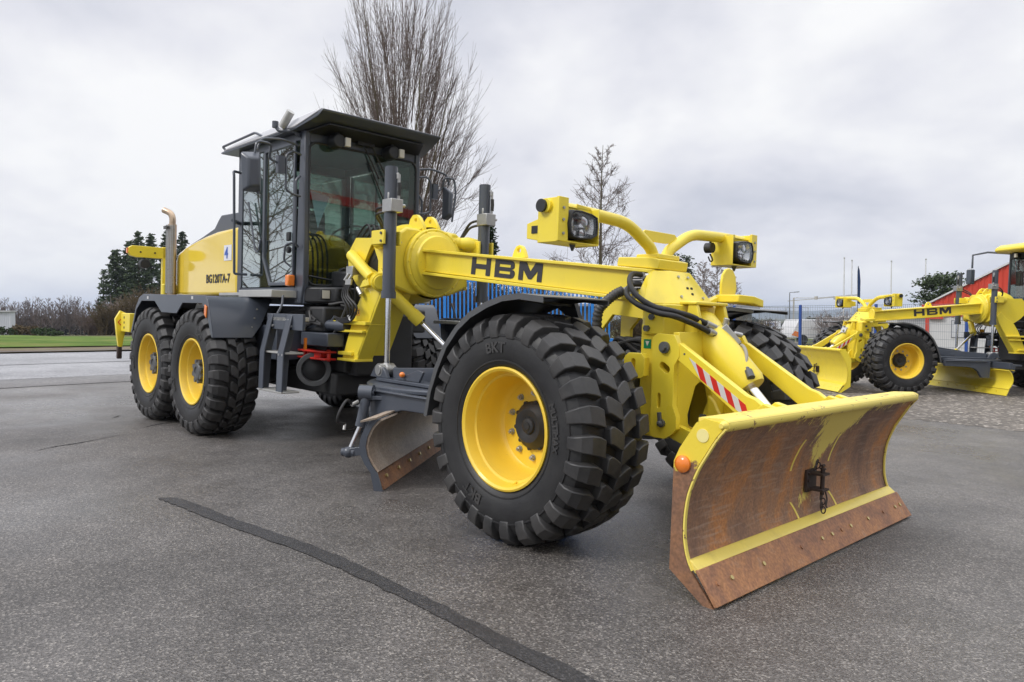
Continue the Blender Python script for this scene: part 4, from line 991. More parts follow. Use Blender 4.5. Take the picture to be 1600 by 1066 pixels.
    MB().tube(curve([(.0, -.16, 1.335), (-.01, -.20, 1.345), (-.045, -.20, 1.34)]), .018, 8).cyl((.0, -.146, 1.335), (-.005, -.20, 1.335), .022, 8).cyl((.03, -.146, 1.31), (.02, -.19, 1.31), .020, 8).each('hose_fitting', STEEL, sgo)
    # ---- yoke over the front axle, axle and the clutter in its opening
    plate('axle_yoke', [(-.32, .62), (-.32, 1.18), (-.22, 1.30), (.17, 1.26), (.17, .62), (.10, .62)], [[(-.24, .66), (-.24, 1.10), (-.16, 1.19), (.06, 1.17), (.12, 1.10), (.12, .66)]], .03, T(0, -.13, 0) @ XZ, YEL, g)
    plate('axle_yoke', [(-.32, .62), (-.32, 1.18), (-.22, 1.30), (.17, 1.26), (.17, .62), (.10, .62)], [[(-.24, .66), (-.24, 1.10), (-.16, 1.19), (.06, 1.17), (.12, 1.10), (.12, .66)]], .03, T(0, .16, 0) @ XZ, YEL, g)
    ax = MB(); ax.tube([(0, -.95, .588), (0, -.6, .588), (0, -.3, .60), (0, 0, .62), (0, .3, .60), (0, .6, .588), (0, .95, .588)], [.10, .11, .12, .20, .12, .11, .10], 20)
    ax.box(-.14, .14, -.32, -.12, .60, .93); ax.box(-.14, .14, .12, .32, .60, .93); ax.slab([(-.2, .93), (.14, .93), (.14, 1.05), (-.1, 1.05)], -.12, .12)
    ax.build('front_axle', CAST, g, bevel=.01)
    ac = MB(); random.seed(3)
    for k in range(7):
        y = -.10+random.uniform(-.04, .05)
        ac.tube(curve([(-.22+k*.02, y, .86+random.uniform(-.03, .08)), (-.10, y-.06, .98+random.uniform(-.04, .08)), (.03, y-.03, 1.0+random.uniform(-.06, .08)), (.15, y, .90+random.uniform(-.03, .12))]), .013, 8)
    ac.each('axle_hose', HOSE, g)
    af = MB()
    for k in range(5): af.cyl((-.05+k*.04, -.20, .93+.02*(k % 2)), (-.02+k*.04, -.23, .95+.02*(k % 2)), .014, 8)
    af.each('axle_fitting', CAST, g)
    # ---- front mudguards
    fp = [(-.615, .585), (-.585, .72), (-.53, .86), (-.455, .99), (-.36, 1.09), (-.25, 1.17), (-.12, 1.225), (0, 1.257), (.12, 1.268), (.285, 1.252)]
    for s in (-1, 1):
        yo, yi = s*1.25, s*.76
        A = [(x, yo, z) for x, z in fp]; B = [(x, yi, z) for x, z in fp]
        fm = MB().strip(A, B, .006)
        def lip(y, w):
            q = [(x, y, z) for x, z in fp]; r_ = [(x*.97+.0, y, z-.022) if False else (x+(.022 if i < 5 else .012 if i < 7 else 0), y, z-(.0 if i < 2 else .012 if i < 5 else .024)) for i, (x, z) in enumerate(fp)]
            fm.strip(q, r_, .006)
        lip(yo, 1); lip(yi, 1)
        mo = fm.build('front_mudguard', MUD, g, sharp=25)
        br = MB(); br.slab([(-.10, 1.235), (.04, 1.245), (.06, 1.20), (.14, 1.02), (.12, 1.0), (.0, 1.16), (-.06, 1.20)], s*.72, s*.75); br.bar((.0, s*1.15, 1.245), (.0, s*.70, 1.225), .05, .012); br.bar((.08, s*.74, 1.10), (.12, s*.40, .80), .05, .04)
        br.build('mudguard_bracket', UNDER, mo)
    # ---- light bars and headlamps
    for s in (-1, 1):
        lb = MB(); lb.tube(fillet([(.06, s*.06, 1.545), (.06, s*.10, 1.60), (.06, s*.33, 1.720), (.06, s*.68, 1.735), (.06, s*1.02, 1.735)], .10, 6), .035, 16)
        bar = lb.build('light_bar', YEL, g)
        hx_ = .06
        hm = MB(); hm.box(.0, .15, s*.98-s*.0, s*1.02, 1.565, 1.775) if False else None
        ya, yb = s*.70, s*1.00
        y0_, y1_ = min(ya, yb), max(ya, yb)
        hm.box(.0, .155, y0_, y1_, 1.548, 1.556); hm.box(-.01, .0, y0_, y1_, 1.548, 1.745); hm.box(.0, .155, s*.70-.004, s*.70+.004, 1.548, 1.745)
        hm.box(.0, .155, s*1.0-.004, s*1.0+.004, 1.548, 1.775)
        hm.box(.140, .156, min(s*.945, s*1.02), max(s*.945, s*1.02), 1.55, 1.775)
        hm.box(.0, .10, y0_, y1_, 1.738, 1.746)
        hm.slabx([(s*.70, 1.72), (s*.82, 1.735), (s*.82, 1.765), (s*.70, 1.755)], .095, .10)
        if s < 0: hm.slab([(-.16, 1.585), (-.02, 1.56), (-.02, 1.70), (-.16, 1.665)], -.93, -.80)
        ho = hm.build('lamp_housing', YEL, g, bevel=.004)
        if s < 0: MB().box(-.12, -.05, -.935, -.931, 1.61, 1.65).build('housing_slot', DARK, ho)
        MB().cyl((.04, s*1.02, 1.735), (.04, s*1.035, 1.735), .034, 18).build('end_cap', DARK, bar)
        hb = MB()
        for z in (1.59, 1.66, 1.72): hb.hexbolt((.157, s*.985, z), (1, 0, 0), .008, .006)
        hb.each('housing_bolt', STEEL, ho)
        # lamp: rounded black bowl, reflector and clear lens
        def ol(k, c=(s*.835, 1.645)):
            pts = [(.105, .045), (.085, .068), (.02, .072), (-.06, .064), (-.105, .050), (-.112, .0), (-.105, -.045), (-.06, -.066), (.03, -.074), (.085, -.068), (.108, -.045), (.114, 0)]
            return [(c[0]+y*k*(-s)*-1, c[1]+z*k) for y, z in pts]
        L0, L1, L2 = ol(1.0), ol(.90), ol(1.06)
        nn = len(L0); hl = MB()
        hl.add([(.05, y, z) for y, z in L0]+[(.150, y, z) for y, z in L2]+[(.172, y, z) for y, z in L0]+[(.172, y, z) for y, z in L1]+[(.150, y, z) for y, z in L1],
               [(k*nn+i, k*nn+(i+1) % nn, (k+1)*nn+(i+1) % nn, (k+1)*nn+i) for k in range(4) for i in range(nn)]+[tuple(range(nn))])
        lamp = hl.build('headlight', DARK, g, bevel=.002)
        rf = MB(); rf.add([(.148, y, z) for y, z in L1]+[(.10, s*.835+(y-s*.835)*.7, 1.645+(z-1.645)*.7) for y, z in L1], [(i, (i+1) % nn, nn+(i+1) % nn, nn+i) for i in range(nn)]+[tuple(range(nn, 2*nn))])
        rf.build('reflector', mat('lamp_reflector', (.55, .56, .58), .22, metal=.9), lamp)
        pj = MB(); pj.lathe([(0, .040), (.03, .036), (.045, .030), (.05, 0)], o=(.10, s*.835+.03, 1.668), ax=(1, 0, 0), n=20); pj.lathe([(0, .034), (.02, .03), (.03, 0)], o=(.10, s*.835+.045, 1.605), ax=(1, 0, 0), n=18); pj.build('projector', CHROME, lamp)
        gg = MB()
        for r_ in range(3):
            for c_ in range(2): gg.box(.11, .13, s*.835-.085+c_*.022, s*.835-.07+c_*.022, 1.61+r_*.026, 1.63+r_*.026)
        gg.each('led', WHITEP, lamp)
        MB().add([(.168, y, z) for y, z in L1]+[(.176, s*.835, 1.645)], [(i, (i+1) % nn, nn) for i in range(nn)]).build('lens', CLEAR, lamp, sharp=60)
        bl = MB(); bl.cyl((.09, s*.835, 1.548), (.09, s*.835, 1.515), .018, 10, r2=.006); bl.build('lamp_bolt', CAST, lamp)
    bx = MB(); bx.slabx([(-.20, 1.665), (-.155, 1.70), (.155, 1.70), (.20, 1.665), (.14, 1.645), (.06, 1.635), (-.06, 1.635), (-.14, 1.645)], .05, .062)
    bx.build('bar_gusset', YEL, g, bevel=.003)
    hn = MB(); hn.cyl((.0, .62, 1.66), (.05, .62, 1.66), .035, 14); hn.tube(curve([(.03, .62, 1.62), (.04, .64, 1.58), (.04, .61, 1.57), (.03, .60, 1.60)]), .005, 6); hn.tube([(.02, .62, 1.66), (.04, .62, 1.73)], .008, 6); hn.build('horn', DARK, g)
    pd = MB(); pd.add([], [])
    pdp = [(-.10, 0), (-.10, .10), (-.085, .17), (-.045, .215), (0, .225), (.045, .215), (.085, .17), (.105, .08), (.08, 0)]
    pd.slabx([(.49+y*.92, 1.315+z*.86) for y, z in pdp], .24, .258)
    pd.prism([(.24, .36, 1.335), (.40, .36, 1.335), (.44, .48, 1.33), (.44, .60, 1.31), (.24, .60, 1.33)], (0, 0, -.048))
    pd.bar((.24, .40, 1.32), (.20, .26, 1.26), .06, .03)
    pd.build('coupling_holder', YEL, g, bevel=.006)
    # ---- front blade
    pr = blade_profile(); bm2 = RUSTBLADE if used else YEL
    pr2 = curve([(x, 0, z) for x, z in pr], 4)
    A = [(p.x, -1.12, p.z) for p in pr2]; B = [(p.x, 1.12, p.z) for p in pr2]
    nsub = 24
    bl = MB(); rows = []
    for k in range(nsub+1):
        y = -1.12+2.24*k/nsub; rows.append([(p.x, y, p.z) for p in pr2]+[(p.x-.014, y, p.z) for p in pr2[::-1]])
    m_ = len(rows[0]); vs = [v for r_ in rows for v in r_]
    fs = [(k*m_+i, k*m_+(i+1) % m_, (k+1)*m_+(i+1) % m_, (k+1)*m_+i) for k in range(nsub) for i in range(m_)]+[tuple(range(m_)), tuple(range(nsub*m_, nsub*m_+m_))]
    bl.add(vs, fs, True)
    blade = bl.build('front_blade', bm2, g, sharp=40)
    tr = MB(); tr.tube([(1.178, -1.135, .745), (1.178, -1.10, .745), (1.178, 1.10, .745), (1.178, 1.135, .745)], [.010, .026, .026, .010], 14)
    tr.slab([(1.185, .725), (1.20, .735), (1.20, .76), (1.17, .772), (1.06, .765), (1.06, .750), (1.16, .75)], -1.11, 1.11)
    tr.build('top_roll', YELWORN if used else YEL, blade, sharp=50)
    ce = MB()
    ce.prism([(1.175, -1.13, .008), (1.190, -1.13, .014), (1.098, -1.13, .142), (1.080, -1.13, .136)], (0, 2.26, 0))
    ce.build('cutting_edge', RUST if used else YEL, blade, bevel=.003)
    ys = MB(); ys.prism([(1.078, -1.12, .120), (1.092, -1.12, .140), (1.056, -1.12, .168), (1.038, -1.12, .168)], (0, 2.24, 0)); ys.build('edge_strip', PALEY if used else YEL, blade, bevel=.002)
    random.seed(8)
    for k, y in enumerate([-1.05, -.94, -.66, -.28, -.05, .07, .19, .31, .55, .78, .97, 1.05]):
        t = .5; MB().cyl((1.133, y, .074), (1.1465, y, .085), .010, 10).build('edge_bolt', BRASS if used and k % 3 else RUST if used else YEL, blade)
    for s in (-1, 1):
        sp_ = [(1.19, .755), (1.10, .765), (1.06, .745), (.985, .63), (.958, .57), (.955, .11), (1.12, .0), (1.17, .0)]+[(p.x, p.z) for p in pr2[::-1]]
        sd = MB(); sd.slab(sp_, s*1.12-.006 if s < 0 else 1.114, -1.114+.0 if s < 0 else 1.126)
        sdo = sd.build('end_plate', RUSTSIDE if used else YEL, blade)
        rim_ = MB(); q = [(p.x, p.z) for p in pr2]
        A = [(x+.004, s*1.128, z) for x, z in q]; B = [(x+.004, s*1.112, z) for x, z in q]; rim_.strip(A, B, .008 if s < 0 else -.008); rim_.build('end_bead', YELWORN if used else YEL, blade)
        if s < 0:
            MB().cyl((1.093, s*1.126, .695), (1.093, s*1.129, .695), .028, 24).build('reflector_spot', mat('pale_yellow_spot', (.85, .75, .30), .5), blade)
            MB().lathe([(0, .036), (.010, .036), (.016, .030), (.022, .018), (.024, 0)], o=(1.005, s*1.126, .565), ax=(0, s, 0), n=24).build('side_marker', ORANGE, blade)
            sg_ = MB(); sg_.add([], [])
        rb = MB()
        for y in (-.80, -.40, .0, .40, .80): rb.slab([(x-.014, z) for x, z in q[2:-4:4]]+[(.955, .18), (.955, .60), (1.0, .66)], y-.008, y+.008)
        if s < 0: rb.box(.93, .99, -1.05, 1.05, .42, .56); rb.each('back_rib', YEL, blade)
    # painted curves either side of the hitch
    for y, zr, dy in ((-.178, (.42, .585), .02), (.270, (.42, .575), .005), (-.092, (.15, .255), -.06), (.368, (.15, .255), -.07)):
        cm = MB(); A = []; B = []
        for k in range(9):
            z = zr[0]+(zr[1]-zr[0])*k/8
            for i in range(len(pr2)-1):
                if pr2[i].z >= z >= pr2[i+1].z:
                    f_ = (pr2[i].z-z)/(pr2[i].z-pr2[i+1].z); x = pr2[i].x*(1-f_)+pr2[i+1].x*f_; break
            yy = y+dy*(k/8)**2; A.append((x+.002, yy-.008, z)); B.append((x+.002, yy+.008, z))
        cm.strip(A, B, .002); cm.build('paint_line', PALEY if used else YEL, blade)
    hi_ = MB(); hy = .055; hc = .335
    hi_.box(1.018, 1.034, hy-.075, hy+.075, hc-.075, hc+.075)
    hi_.box(1.03, 1.13, hy-.05, hy+.05, hc+.045, hc+.060); hi_.box(1.03, 1.13, hy-.05, hy+.05, hc-.060, hc-.045)
    hi_.cyl((1.105, hy, hc-.085), (1.105, hy, hc+.085), .014, 12); hi_.lathe([(0, .02), (.008, .02), (.012, .012), (0, .012)], o=(1.105, hy, hc+.085), ax=(0, 0, 1), n=12)
    hi_.tube([(1.105+.0, hy-.018, hc+.11), (1.105, hy+.018, hc+.11)], .01, 8)
    for (y, z) in ((hy-.05, hc-.05), (hy-.05, hc+.05), (hy-.05, hc)): hi_.cyl((1.03, y, z), (1.044, y, z), .010, 8)
    HS = lambda mb: [(1.02+(x-1.02)*.8, hy+(y-hy)*.78, hc+.01+(z-hc)*.78) for x, y, z in mb.v]
    hi_.v = HS(hi_)
    ht = hi_.build('tow_hitch', mat('rusty_black_steel', (.045, .028, .022), .7, var=.3, vscale=40), blade, bevel=.002)
    ch = MB()
    def link(c, ax, u, a=.014, b=.022, r=.0045):
        c = V3(c); ax = V3(ax).normalized(); u = V3(u).normalized(); pts = [c+ax*(a*math.cos(t))+u*(b*math.sin(t)) for t in [2*PI*k/12 for k in range(13)]]; ch.tube(pts, r, 6)
    for k in range(4): link((1.10+.012*(k % 2), hy+.005*k, hc-.10-k*.030), (1, 0, 0) if k % 2 else (0, 1, 0), (0, .15, 1))
    ch.v = HS(ch); ch.build('chain', mat('chain_steel', (.05, .04, .04), .6, metal=.3), blade); ch = MB()
    for k in range(3): link((1.06+.012*(k % 2), hy-.01+.01*k, hc+.09+k*.016), (1, 0, 0) if k % 2 else (0, 1, 0), (0, .6, 1))
    MB().tube(curve([(1.085, hy+.05, hc-.05), (1.09, hy+.06, hc-.09), (1.09, hy+.05, hc-.12), (1.09, hy+.065, hc-.135)]), .004, 6).build('safety_clip', mat('chain_steel', (.05, .04, .04), .6), blade)
    ch.v = HS(ch); ch.build('chain', mat('chain_steel', (.05, .04, .04), .6, metal=.3), blade)
    bp_ = MB()
    for s in (-1, 1): bp_.slab([(.94, .62), (.96, .74), (1.0, .775), (1.06, .76), (1.06, .62)], s*.43-.02, s*.43+.02); bp_.slab([(.94, .62), (.96, .74), (1.0, .775), (1.06, .76), (1.06, .62)], s*.31-.02, s*.31+.02)
    bp_.slab([(.80, .60), (.82, .70), (.86, .70), (.96, .62), (.96, .5), (.84, .5)], -.06, -.03); bp_.slab([(.80, .60), (.82, .70), (.86, .70), (.96, .62), (.96, .5), (.84, .5)], .03, .06)
    bp_.each('blade_bracket', YEL, blade, bevel=.004)
    return g

def grader_rear(g, used=True):
    """cab, bonnet, tandem wheels and everything behind the gooseneck"""
    roofm = SLATE if used else YEL
    # ---- chassis
    ch = MB()
    ch.box(-6.55, -2.95, -.36, .36, .62, .98); ch.box(-6.4, -3.0, -.55, .55, .98, 1.20); ch.box(-4.95, -3.0, -.42, .42, .42, .62)
    ch.box(-3.3, -2.86, -.30, .30, .60, 1.15)
    ch.build('chassis', UNDER, g, bevel=.02)
    for s in (-1, 1):
        tb = MB(); tb.slab([(-5.55, .50), (-5.55, .68), (-5.2, .78), (-4.2, .78), (-3.87, .68), (-3.87, .50), (-4.3, .42), (-5.1, .42)], min(s*.50, s*.68), max(s*.50, s*.68)); tb.cyl((-4.7, s*.3, .6), (-4.7, s*.55, .6), .2, 20)
        tb.build('tandem_case', UNDER, g, bevel=.01)
    dk = MB(); random.seed(11)
    for k in range(12): dk.tube(curve([(-4.6+.1*k, -.56, 1.10+random.uniform(-.06, .05)), (-4.1+.1*k, -.58, 1.05+random.uniform(-.08, .08)), (-3.4+.02*k, -.56, 1.12+random.uniform(-.06, .06))]), .014, 7)
    for k in range(8):
        y = -.5+k*.12; dk.tube(curve([(-3.0, y, 1.22), (-2.88, y+random.uniform(-.1, .1), 1.12+random.uniform(-.1, .1)), (-2.92, y, .95), (-3.05, y, .80)]), .013, 7)
    dk.each('chassis_hose', HOSE, g)
    bx = MB(); bx.box(-3.30, -2.84, -.60, -.44, .86, .975); bx.box(-4.2, -3.40, -.78, -.50, .72, 1.02); bx.build('battery_box', SLATE, g, bevel=.008)
    sc = MB(); sc.cyl((-3.34, -.54, 1.045), (-2.80, -.46, 1.04), .046, 22); sc.cyl((-2.88, -.475, 1.04), (-2.76, -.455, 1.04), .052, 22); sc.cyl((-3.0, -.50, 1.04), (-2.92, -.485, 1.115), .014, 8)
    scc = sc.build('steering_cylinder', SLATE, g, sharp=35)
    rb = MB(); rb.box(-3.40, -2.92, -.58, -.46, .800, .818); rb.box(-3.40, -2.92, -.58, -.46, .738, .756); rb.box(-3.28, -3.04, -.55, -.48, .756, .800)
    for x in (-3.37, -2.95): rb.cyl((x, -.52, .73), (x, -.52, .83), .018, 10)
    rb.build('red_lock_bracket', REDP, g, bevel=.006)
    rg = MB(); rg.lathe([(0, .145), (.03, .15), (.06, .145), (.06, .11), (.03, .10), (0, .11)], o=(-3.20, -.52, .645), ax=(1, -.55, 0), n=40, close=True); rg.build('drive_ring', CAST, g, sharp=30)
    MB().lathe([(0, .10), (.03, .10), (.05, .05), (.06, 0)], o=(-3.20, -.52, .645), ax=(1, -.55, 0), n=24).build('drive_flange', DARK, g)
    dr = MB(); dr.cyl((-3.95, -.84, .615), (-3.95, -.70, .615), .20, 32); dr.cyl((-3.95, -.70, .615), (-3.95, -.55, .615), .13, 32); dr.build('air_tank', DARK, g, bevel=.02)
    am = MB(); am.box(-3.02, -3.0, -.72, -.70, .83, .93); am.build('side_reflector', ORANGE, g)
    # ---- steps
    for s in (-1, 1):
        ld = MB(); y0, y1 = s*1.02, s*.80
        # front rail and rear rail are folded plates
        for (xa, xb) in ((-2.885, -2.785), (-3.205, -3.125)):
            ld.prism([(xa+.02, s*.96, 1.12), (xb+.02, s*.96, 1.12), (xb, s*1.02, .82), (xb+.0, s*1.03, .50), (xa, s*1.03, .50), (xa, s*1.02, .82)], (0, -s*.012, 0))
            ld.prism([(xa+.02, s*.96, 1.12), (xa+.02, s*.86, 1.12), (xa, s*.92, .82), (xa, s*.94, .50), (xa, s*1.03, .50), (xa, s*1.02, .82)], (.012, 0, 0))
        ld.box(-3.22, -2.60, min(s*.93, s*.955), max(s*.93, s*.955), 1.00, 1.13)
        ldo = ld.build('step_ladder', SLATE, g, bevel=.003)
        stp = MB()
        for z, yo in ((1.10, .955), (.815, 1.0), (.50, 1.03)): stp.box(-3.20, -2.79, min(s*yo, s*(yo-.16)), max(s*yo, s*(yo-.16)), z-.03 if z > 1 else z-.012, z+.004)
        stp.each('step_tread', SILVER, ldo, bevel=.004)
        b = MB()
        for x, z in ((-2.86, 1.08), (-2.82, 1.08), (-2.86, 1.03), (-2.78, 1.03), (-2.86, .80), (-2.80, .80), (-3.17, 1.03), (-3.10, 1.03)): b.cyl((x, s*.955 if z > 1 else s*1.018, z), (x, s*.968 if z > 1 else s*1.026, z), .010, 10)
        b.each('ladder_bolt', STEEL, ldo)
        pl = MB(); pl.box(-4.62, -4.02, min(s*.62, s*.80), max(s*.62, s*.80), 1.285, 1.315); pl.box(-4.02, -3.35, min(s*.62, s*.86), max(s*.62, s*.86), 1.27, 1.335)
        pl.each('cab_walkway', SILVER, g, bevel=.005)
        MB().tube(curve([(-3.05, s*.90, 1.28), (-3.03, s*.92, 1.20), (-3.04, s*.95, 1.13)]), .010, 8).build('stay', SLATE, g)
    # ---- cab
    cab = empty('cab', parent=g)
    X0, X1, Y, Z0, Z1 = -4.60, -3.30, .62, 1.34, 2.72
    fr = MB()
    for s in (-1, 1):
        y = s*Y
        fr.prism([(-3.40, y, 1.22), (-3.29, y, 1.22), (-3.24, y, 1.40), (-3.255, y, 2.74), (-3.34, y, 2.74), (-3.385, y, 1.45)], (0, -s*.055, 0))
        fr.box(-4.62, -4.535, min(y, y-s*.06), max(y, y-s*.06), 1.30, 2.74)
        fr.box(-4.62, -3.30, min(y, y-s*.05), max(y, y-s*.05), 2.66, 2.735)
        fr.box(-4.56, -3.36, min(y-s*.004, y-s*.05), max(y-s*.004, y-s*.05), 1.30, 1.37)
    fr.box(-3.33, -3.27, -.60, .60, 2.64, 2.74); fr.box(-4.62, -4.56, -.60, .60, 2.64, 2.74); fr.box(-4.62, -4.56, -.60, .60, 1.30, 1.95)
    fr.slabx([(-.60, 1.22), (-.60, 1.385), (-.335, 1.385), (-.27, 1.44), (-.25, 1.55), (.25, 1.55), (.27, 1.44), (.335, 1.385), (.60, 1.385), (.60, 1.22)], -3.30, -3.262)
    fr.box(-4.56, -3.30, -.58, .58, 1.22, 1.32)
    fr.build('cab_frame', SLATE, cab, bevel=.008)
    nose = MB(); nose.prism([(-3.27, -.60, 1.23), (-3.0, -.42, 1.23), (-3.0, .42, 1.23), (-3.27, .60, 1.23)], (0, 0, .145)); nose.prism([(-3.26, -.34, 1.375), (-3.06, -.26, 1.375), (-3.06, .26, 1.375), (-3.26, .34, 1.375)], (0, 0, .15))
    nose.build('cab_nose', DARK, cab, bevel=.02)
    # door: panelled rear light and large front pane, both sides
    for s in (-1, 1):
        y = s*(Y-.006)
        do = MB()
        def barp(a, b_, w=.035, d=.022): do.prism([(a[0], y, a[1]), (b_[0], y, b_[1]), (b_[0]+w, y, b_[1]+(0 if abs(a[0]-b_[0]) < abs(a[1]-b_[1]) else 0)), (a[0]+w, y, a[1])], (0, s*d, 0))
        do.prism([(-4.03, y, 2.66), (-3.995, y, 2.66), (-3.995, y, 1.66), (-3.86, y, 1.415), (-3.40, y, 1.415), (-3.40, y, 1.385), (-3.88, y, 1.385), (-4.03, y, 1.65)], (0, s*.022, 0))
        do.box(-3.43, -3.405, min(y, y+s*.022), max(y, y+s*.022), 1.40, 2.66); do.box(-4.03, -3.40, min(y, y+s*.022), max(y, y+s*.022), 2.635, 2.665)
        do.box(-4.53, -4.50, min(y, y+s*.015), max(y, y+s*.015), 1.37, 2.66)
        dro = do.build('door', SLATE, cab, bevel=.004)
        w1 = MB(); w1.prism([(-4.0, y, 2.64), (-3.41, y, 2.64), (-3.41, y, 1.41), (-3.87, y, 1.41), (-4.0, y, 1.65)], (0, s*.006, 0)); w1.build('door_window', GLASS, cab, smooth=False)
        w2 = MB(); w2.prism([(-4.50, y, 2.65), (-4.03, y, 2.65), (-4.03, y, 1.65), (-3.88, y, 1.375), (-4.50, y, 1.375)], (0, s*.006, 0)); w2.build('side_window', GLASS, cab, smooth=False)
        hd = MB(); hd.cyl((-3.46, y+s*.02, 1.70), (-3.46, y+s*.05, 1.70), .03, 14); hd.box(-3.50, -3.44, min(y+s*.02, y+s*.045), max(y+s*.02, y+s*.045), 1.78, 1.86); hd.build('door_handle', DARK, dro if False else cab, bevel=.006)
    ws = MB(); ws.slabx([(-.575, 2.60), (-.53, 2.645), (.53, 2.645), (.575, 2.60), (.575, 1.44), (.53, 1.39), (.335, 1.39), (.27, 1.45), (.25, 1.555), (-.25, 1.555), (-.27, 1.45), (-.335, 1.39), (-.53, 1.39), (-.575, 1.44)], -3.262, -3.256)
    ws.build('windscreen', WGLASS, cab, smooth=False)
    wl = [(-.575, 2.60), (-.53, 2.645), (.53, 2.645), (.575, 2.60), (.575, 1.44), (.53, 1.39), (.335, 1.39), (.27, 1.45), (.25, 1.555), (-.25, 1.555), (-.27, 1.45), (-.335, 1.39), (-.53, 1.39), (-.575, 1.44), (-.575, 2.60)]
    MB().tube(fillet([(-3.253, y, z) for y, z in wl], .05, 4), .011, 8).build('windscreen_seal', DARK, cab)
    rw = MB(); rw.slabx([(-.56, 1.95), (.56, 1.95), (.56, 2.64), (-.56, 2.64)], -4.60, -4.594); rw.build('rear_window', GLASS, cab, smooth=False)
    # interior
    it = MB(); it.box(-4.30, -3.85, -.24, .24, 1.32, 1.60); it.slab([(-4.42, 1.60), (-4.30, 1.60), (-4.36, 2.22), (-4.46, 2.20)], -.22, .22); it.slab([(-4.46, 2.24), (-4.37, 2.24), (-4.39, 2.42), (-4.46, 2.42)], -.12, .12)
    it.box(-4.2, -3.7, -.36, -.27, 1.62, 1.70); it.box(-4.2, -3.7, .27, .36, 1.62, 1.70); it.build('seat', UNDER, cab, bevel=.03)
    sw = MB(); sw.tube([(-3.30, 0, 1.40), (-3.50, 0, 1.85)], .04, 12); sw.lathe([(0, .185), (.012, .195), (.024, .185), (.012, .175)], o=(-3.52, 0, 1.87), ax=(-.5, 0, .87), n=32, close=True); sw.cyl((-3.60, -.0, 1.84), (-3.45, 0, 1.92), .02, 8); sw.bar((-3.52, -.18, 1.87), (-3.52, .18, 1.87), .03, .02)
    sw.box(-3.52, -3.42, .05, .30, 1.62, 1.95); sw.build('steering_column', DARK, cab)
    fl = MB()
    for y in (-.44, -.42, .44): fl.box(-3.75, -3.4, y-.06, y+.06, 1.33, 1.72)
    fl.each('console', UNDER, cab, bevel=.02)
    pn = MB(); pn.add([(-3.275, -.545, 2.22), (-3.275, -.36, 2.19), (-3.275, -.44, 1.98), (-3.275, -.47, 1.90), (-3.275, -.50, 2.02)], [(0, 1, 2, 3, 4)])
    pn.prism([(-3.285, -.545, 2.22), (-3.285, -.38, 2.19), (-3.285, -.47, 1.92)], (.004, 0, 0))
    if used: pn.build('blue_pennant', SKYBLUE, cab)
    # roof
    ro = MB()
    def sec(y, zt, zo=0): return [(-4.97, y, 2.775+zo), (-4.86, y, 2.735), (-3.30, y, 2.735), (-3.02, y, 2.80), (-2.93, y, 2.845), (-2.92, y, 2.868), (-2.97, y, zt), (-4.90, y, zt)]
    if used:
        secs = [[(-4.88, s_*.70, 2.745), (-4.84, s_*.70, 2.732), (-3.36, s_*.70, 2.732), (-3.30, s_*.695, 2.737), (-3.29, s_*.69, 2.742), (-3.29, s_*.69, 2.748), (-3.36, s_*.70, 2.752), (-4.86, s_*.70, 2.752)] for s_ in (-1, 1)]
        mid = [[(-4.96, s_*.58, 2.80), (-4.86, s_*.62, 2.735), (-3.30, s_*.64, 2.735), (-3.02, s_*.635, 2.81), (-2.945, s_*.63, 2.850), (-2.94, s_*.625, 2.866), (-2.97, s_*.60, 2.874), (-4.88, s_*.54, 2.862)] for s_ in (-1, 1)]
        allr = [secs[0], mid[0], [(x, 0, z+(.006 if i in (6, 7) else 0)) for i, (x, y, z) in enumerate(mid[0])], mid[1], secs[1]]
        vs = [p for r_ in allr for p in r_]; fs = [(k*8+i, k*8+(i+1) % 8, (k+1)*8+(i+1) % 8, (k+1)*8+i) for k in range(4) for i in range(8)]+[tuple(range(8)), tuple(range(32, 40))]
        ro.add(vs, fs)
        roof = ro.build('cab_roof', SLATE, g, bevel=.006)
        # dark cheeks under the visor and the recess over the windscreen
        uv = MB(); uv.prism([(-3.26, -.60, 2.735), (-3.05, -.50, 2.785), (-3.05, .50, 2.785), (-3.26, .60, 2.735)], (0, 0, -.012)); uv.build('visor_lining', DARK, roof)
    else:
        ro.slab([(-4.95, 2.76), (-4.9, 2.74), (-3.05, 2.74), (-2.98, 2.78), (-3.0, 2.84), (-3.1, 2.90), (-4.9, 2.92)], -.70, .70)
        roof = ro.build('cab_roof', YEL, g, bevel=.02)
    hr = MB()
    for s in (-1, 1):
        hr.tube(fillet([(-4.78, s*.66, 2.745), (-4.84, s*.69, 2.80), (-4.84, s*.69, 2.81), (-4.10, s*.69, 2.835), (-3.92, s*.67, 2.76)], .04), .012, 8)
    hr.each('roof_rail', SLATE, roof)
    for s in (-1, 1):
        bc = MB(); bc.tube(fillet([(-3.36, s*.62, 2.70), (-3.36, s*.66, 2.735), (-3.52, s*.74, 2.75), (-3.54, s*.76, 2.80)], .03), .018, 10); bc.cyl((-3.54, s*.76, 2.775), (-3.54, s*.76, 2.83), .028, 14)
        bc.build('beacon_bracket', SLATE, roof)
        if s < 0: MB().cyl((-3.47, -.73, 2.775), (-3.37, -.70, 2.90), .036, 16).build('beacon_tube', SILVER, roof)
        else: MB().sphere((-3.40, .80, 2.83), .03, 12).build('camera_ball', SILVER, roof)
    if used:
        for s_ in (-1, 1):
            lp = MB(); lp.prism([(-4.80, s_*.697, 2.757), (-3.34, s_*.697, 2.757), (-3.30, s_*.692, 2.760), (-3.02, s_*.642, 2.842), (-2.975, s_*.612, 2.872), (-4.87, s_*.552, 2.864)], (0, s_*.004, .006)); lp.build('roof_side_panel', PALEROOF, roof, smooth=False)
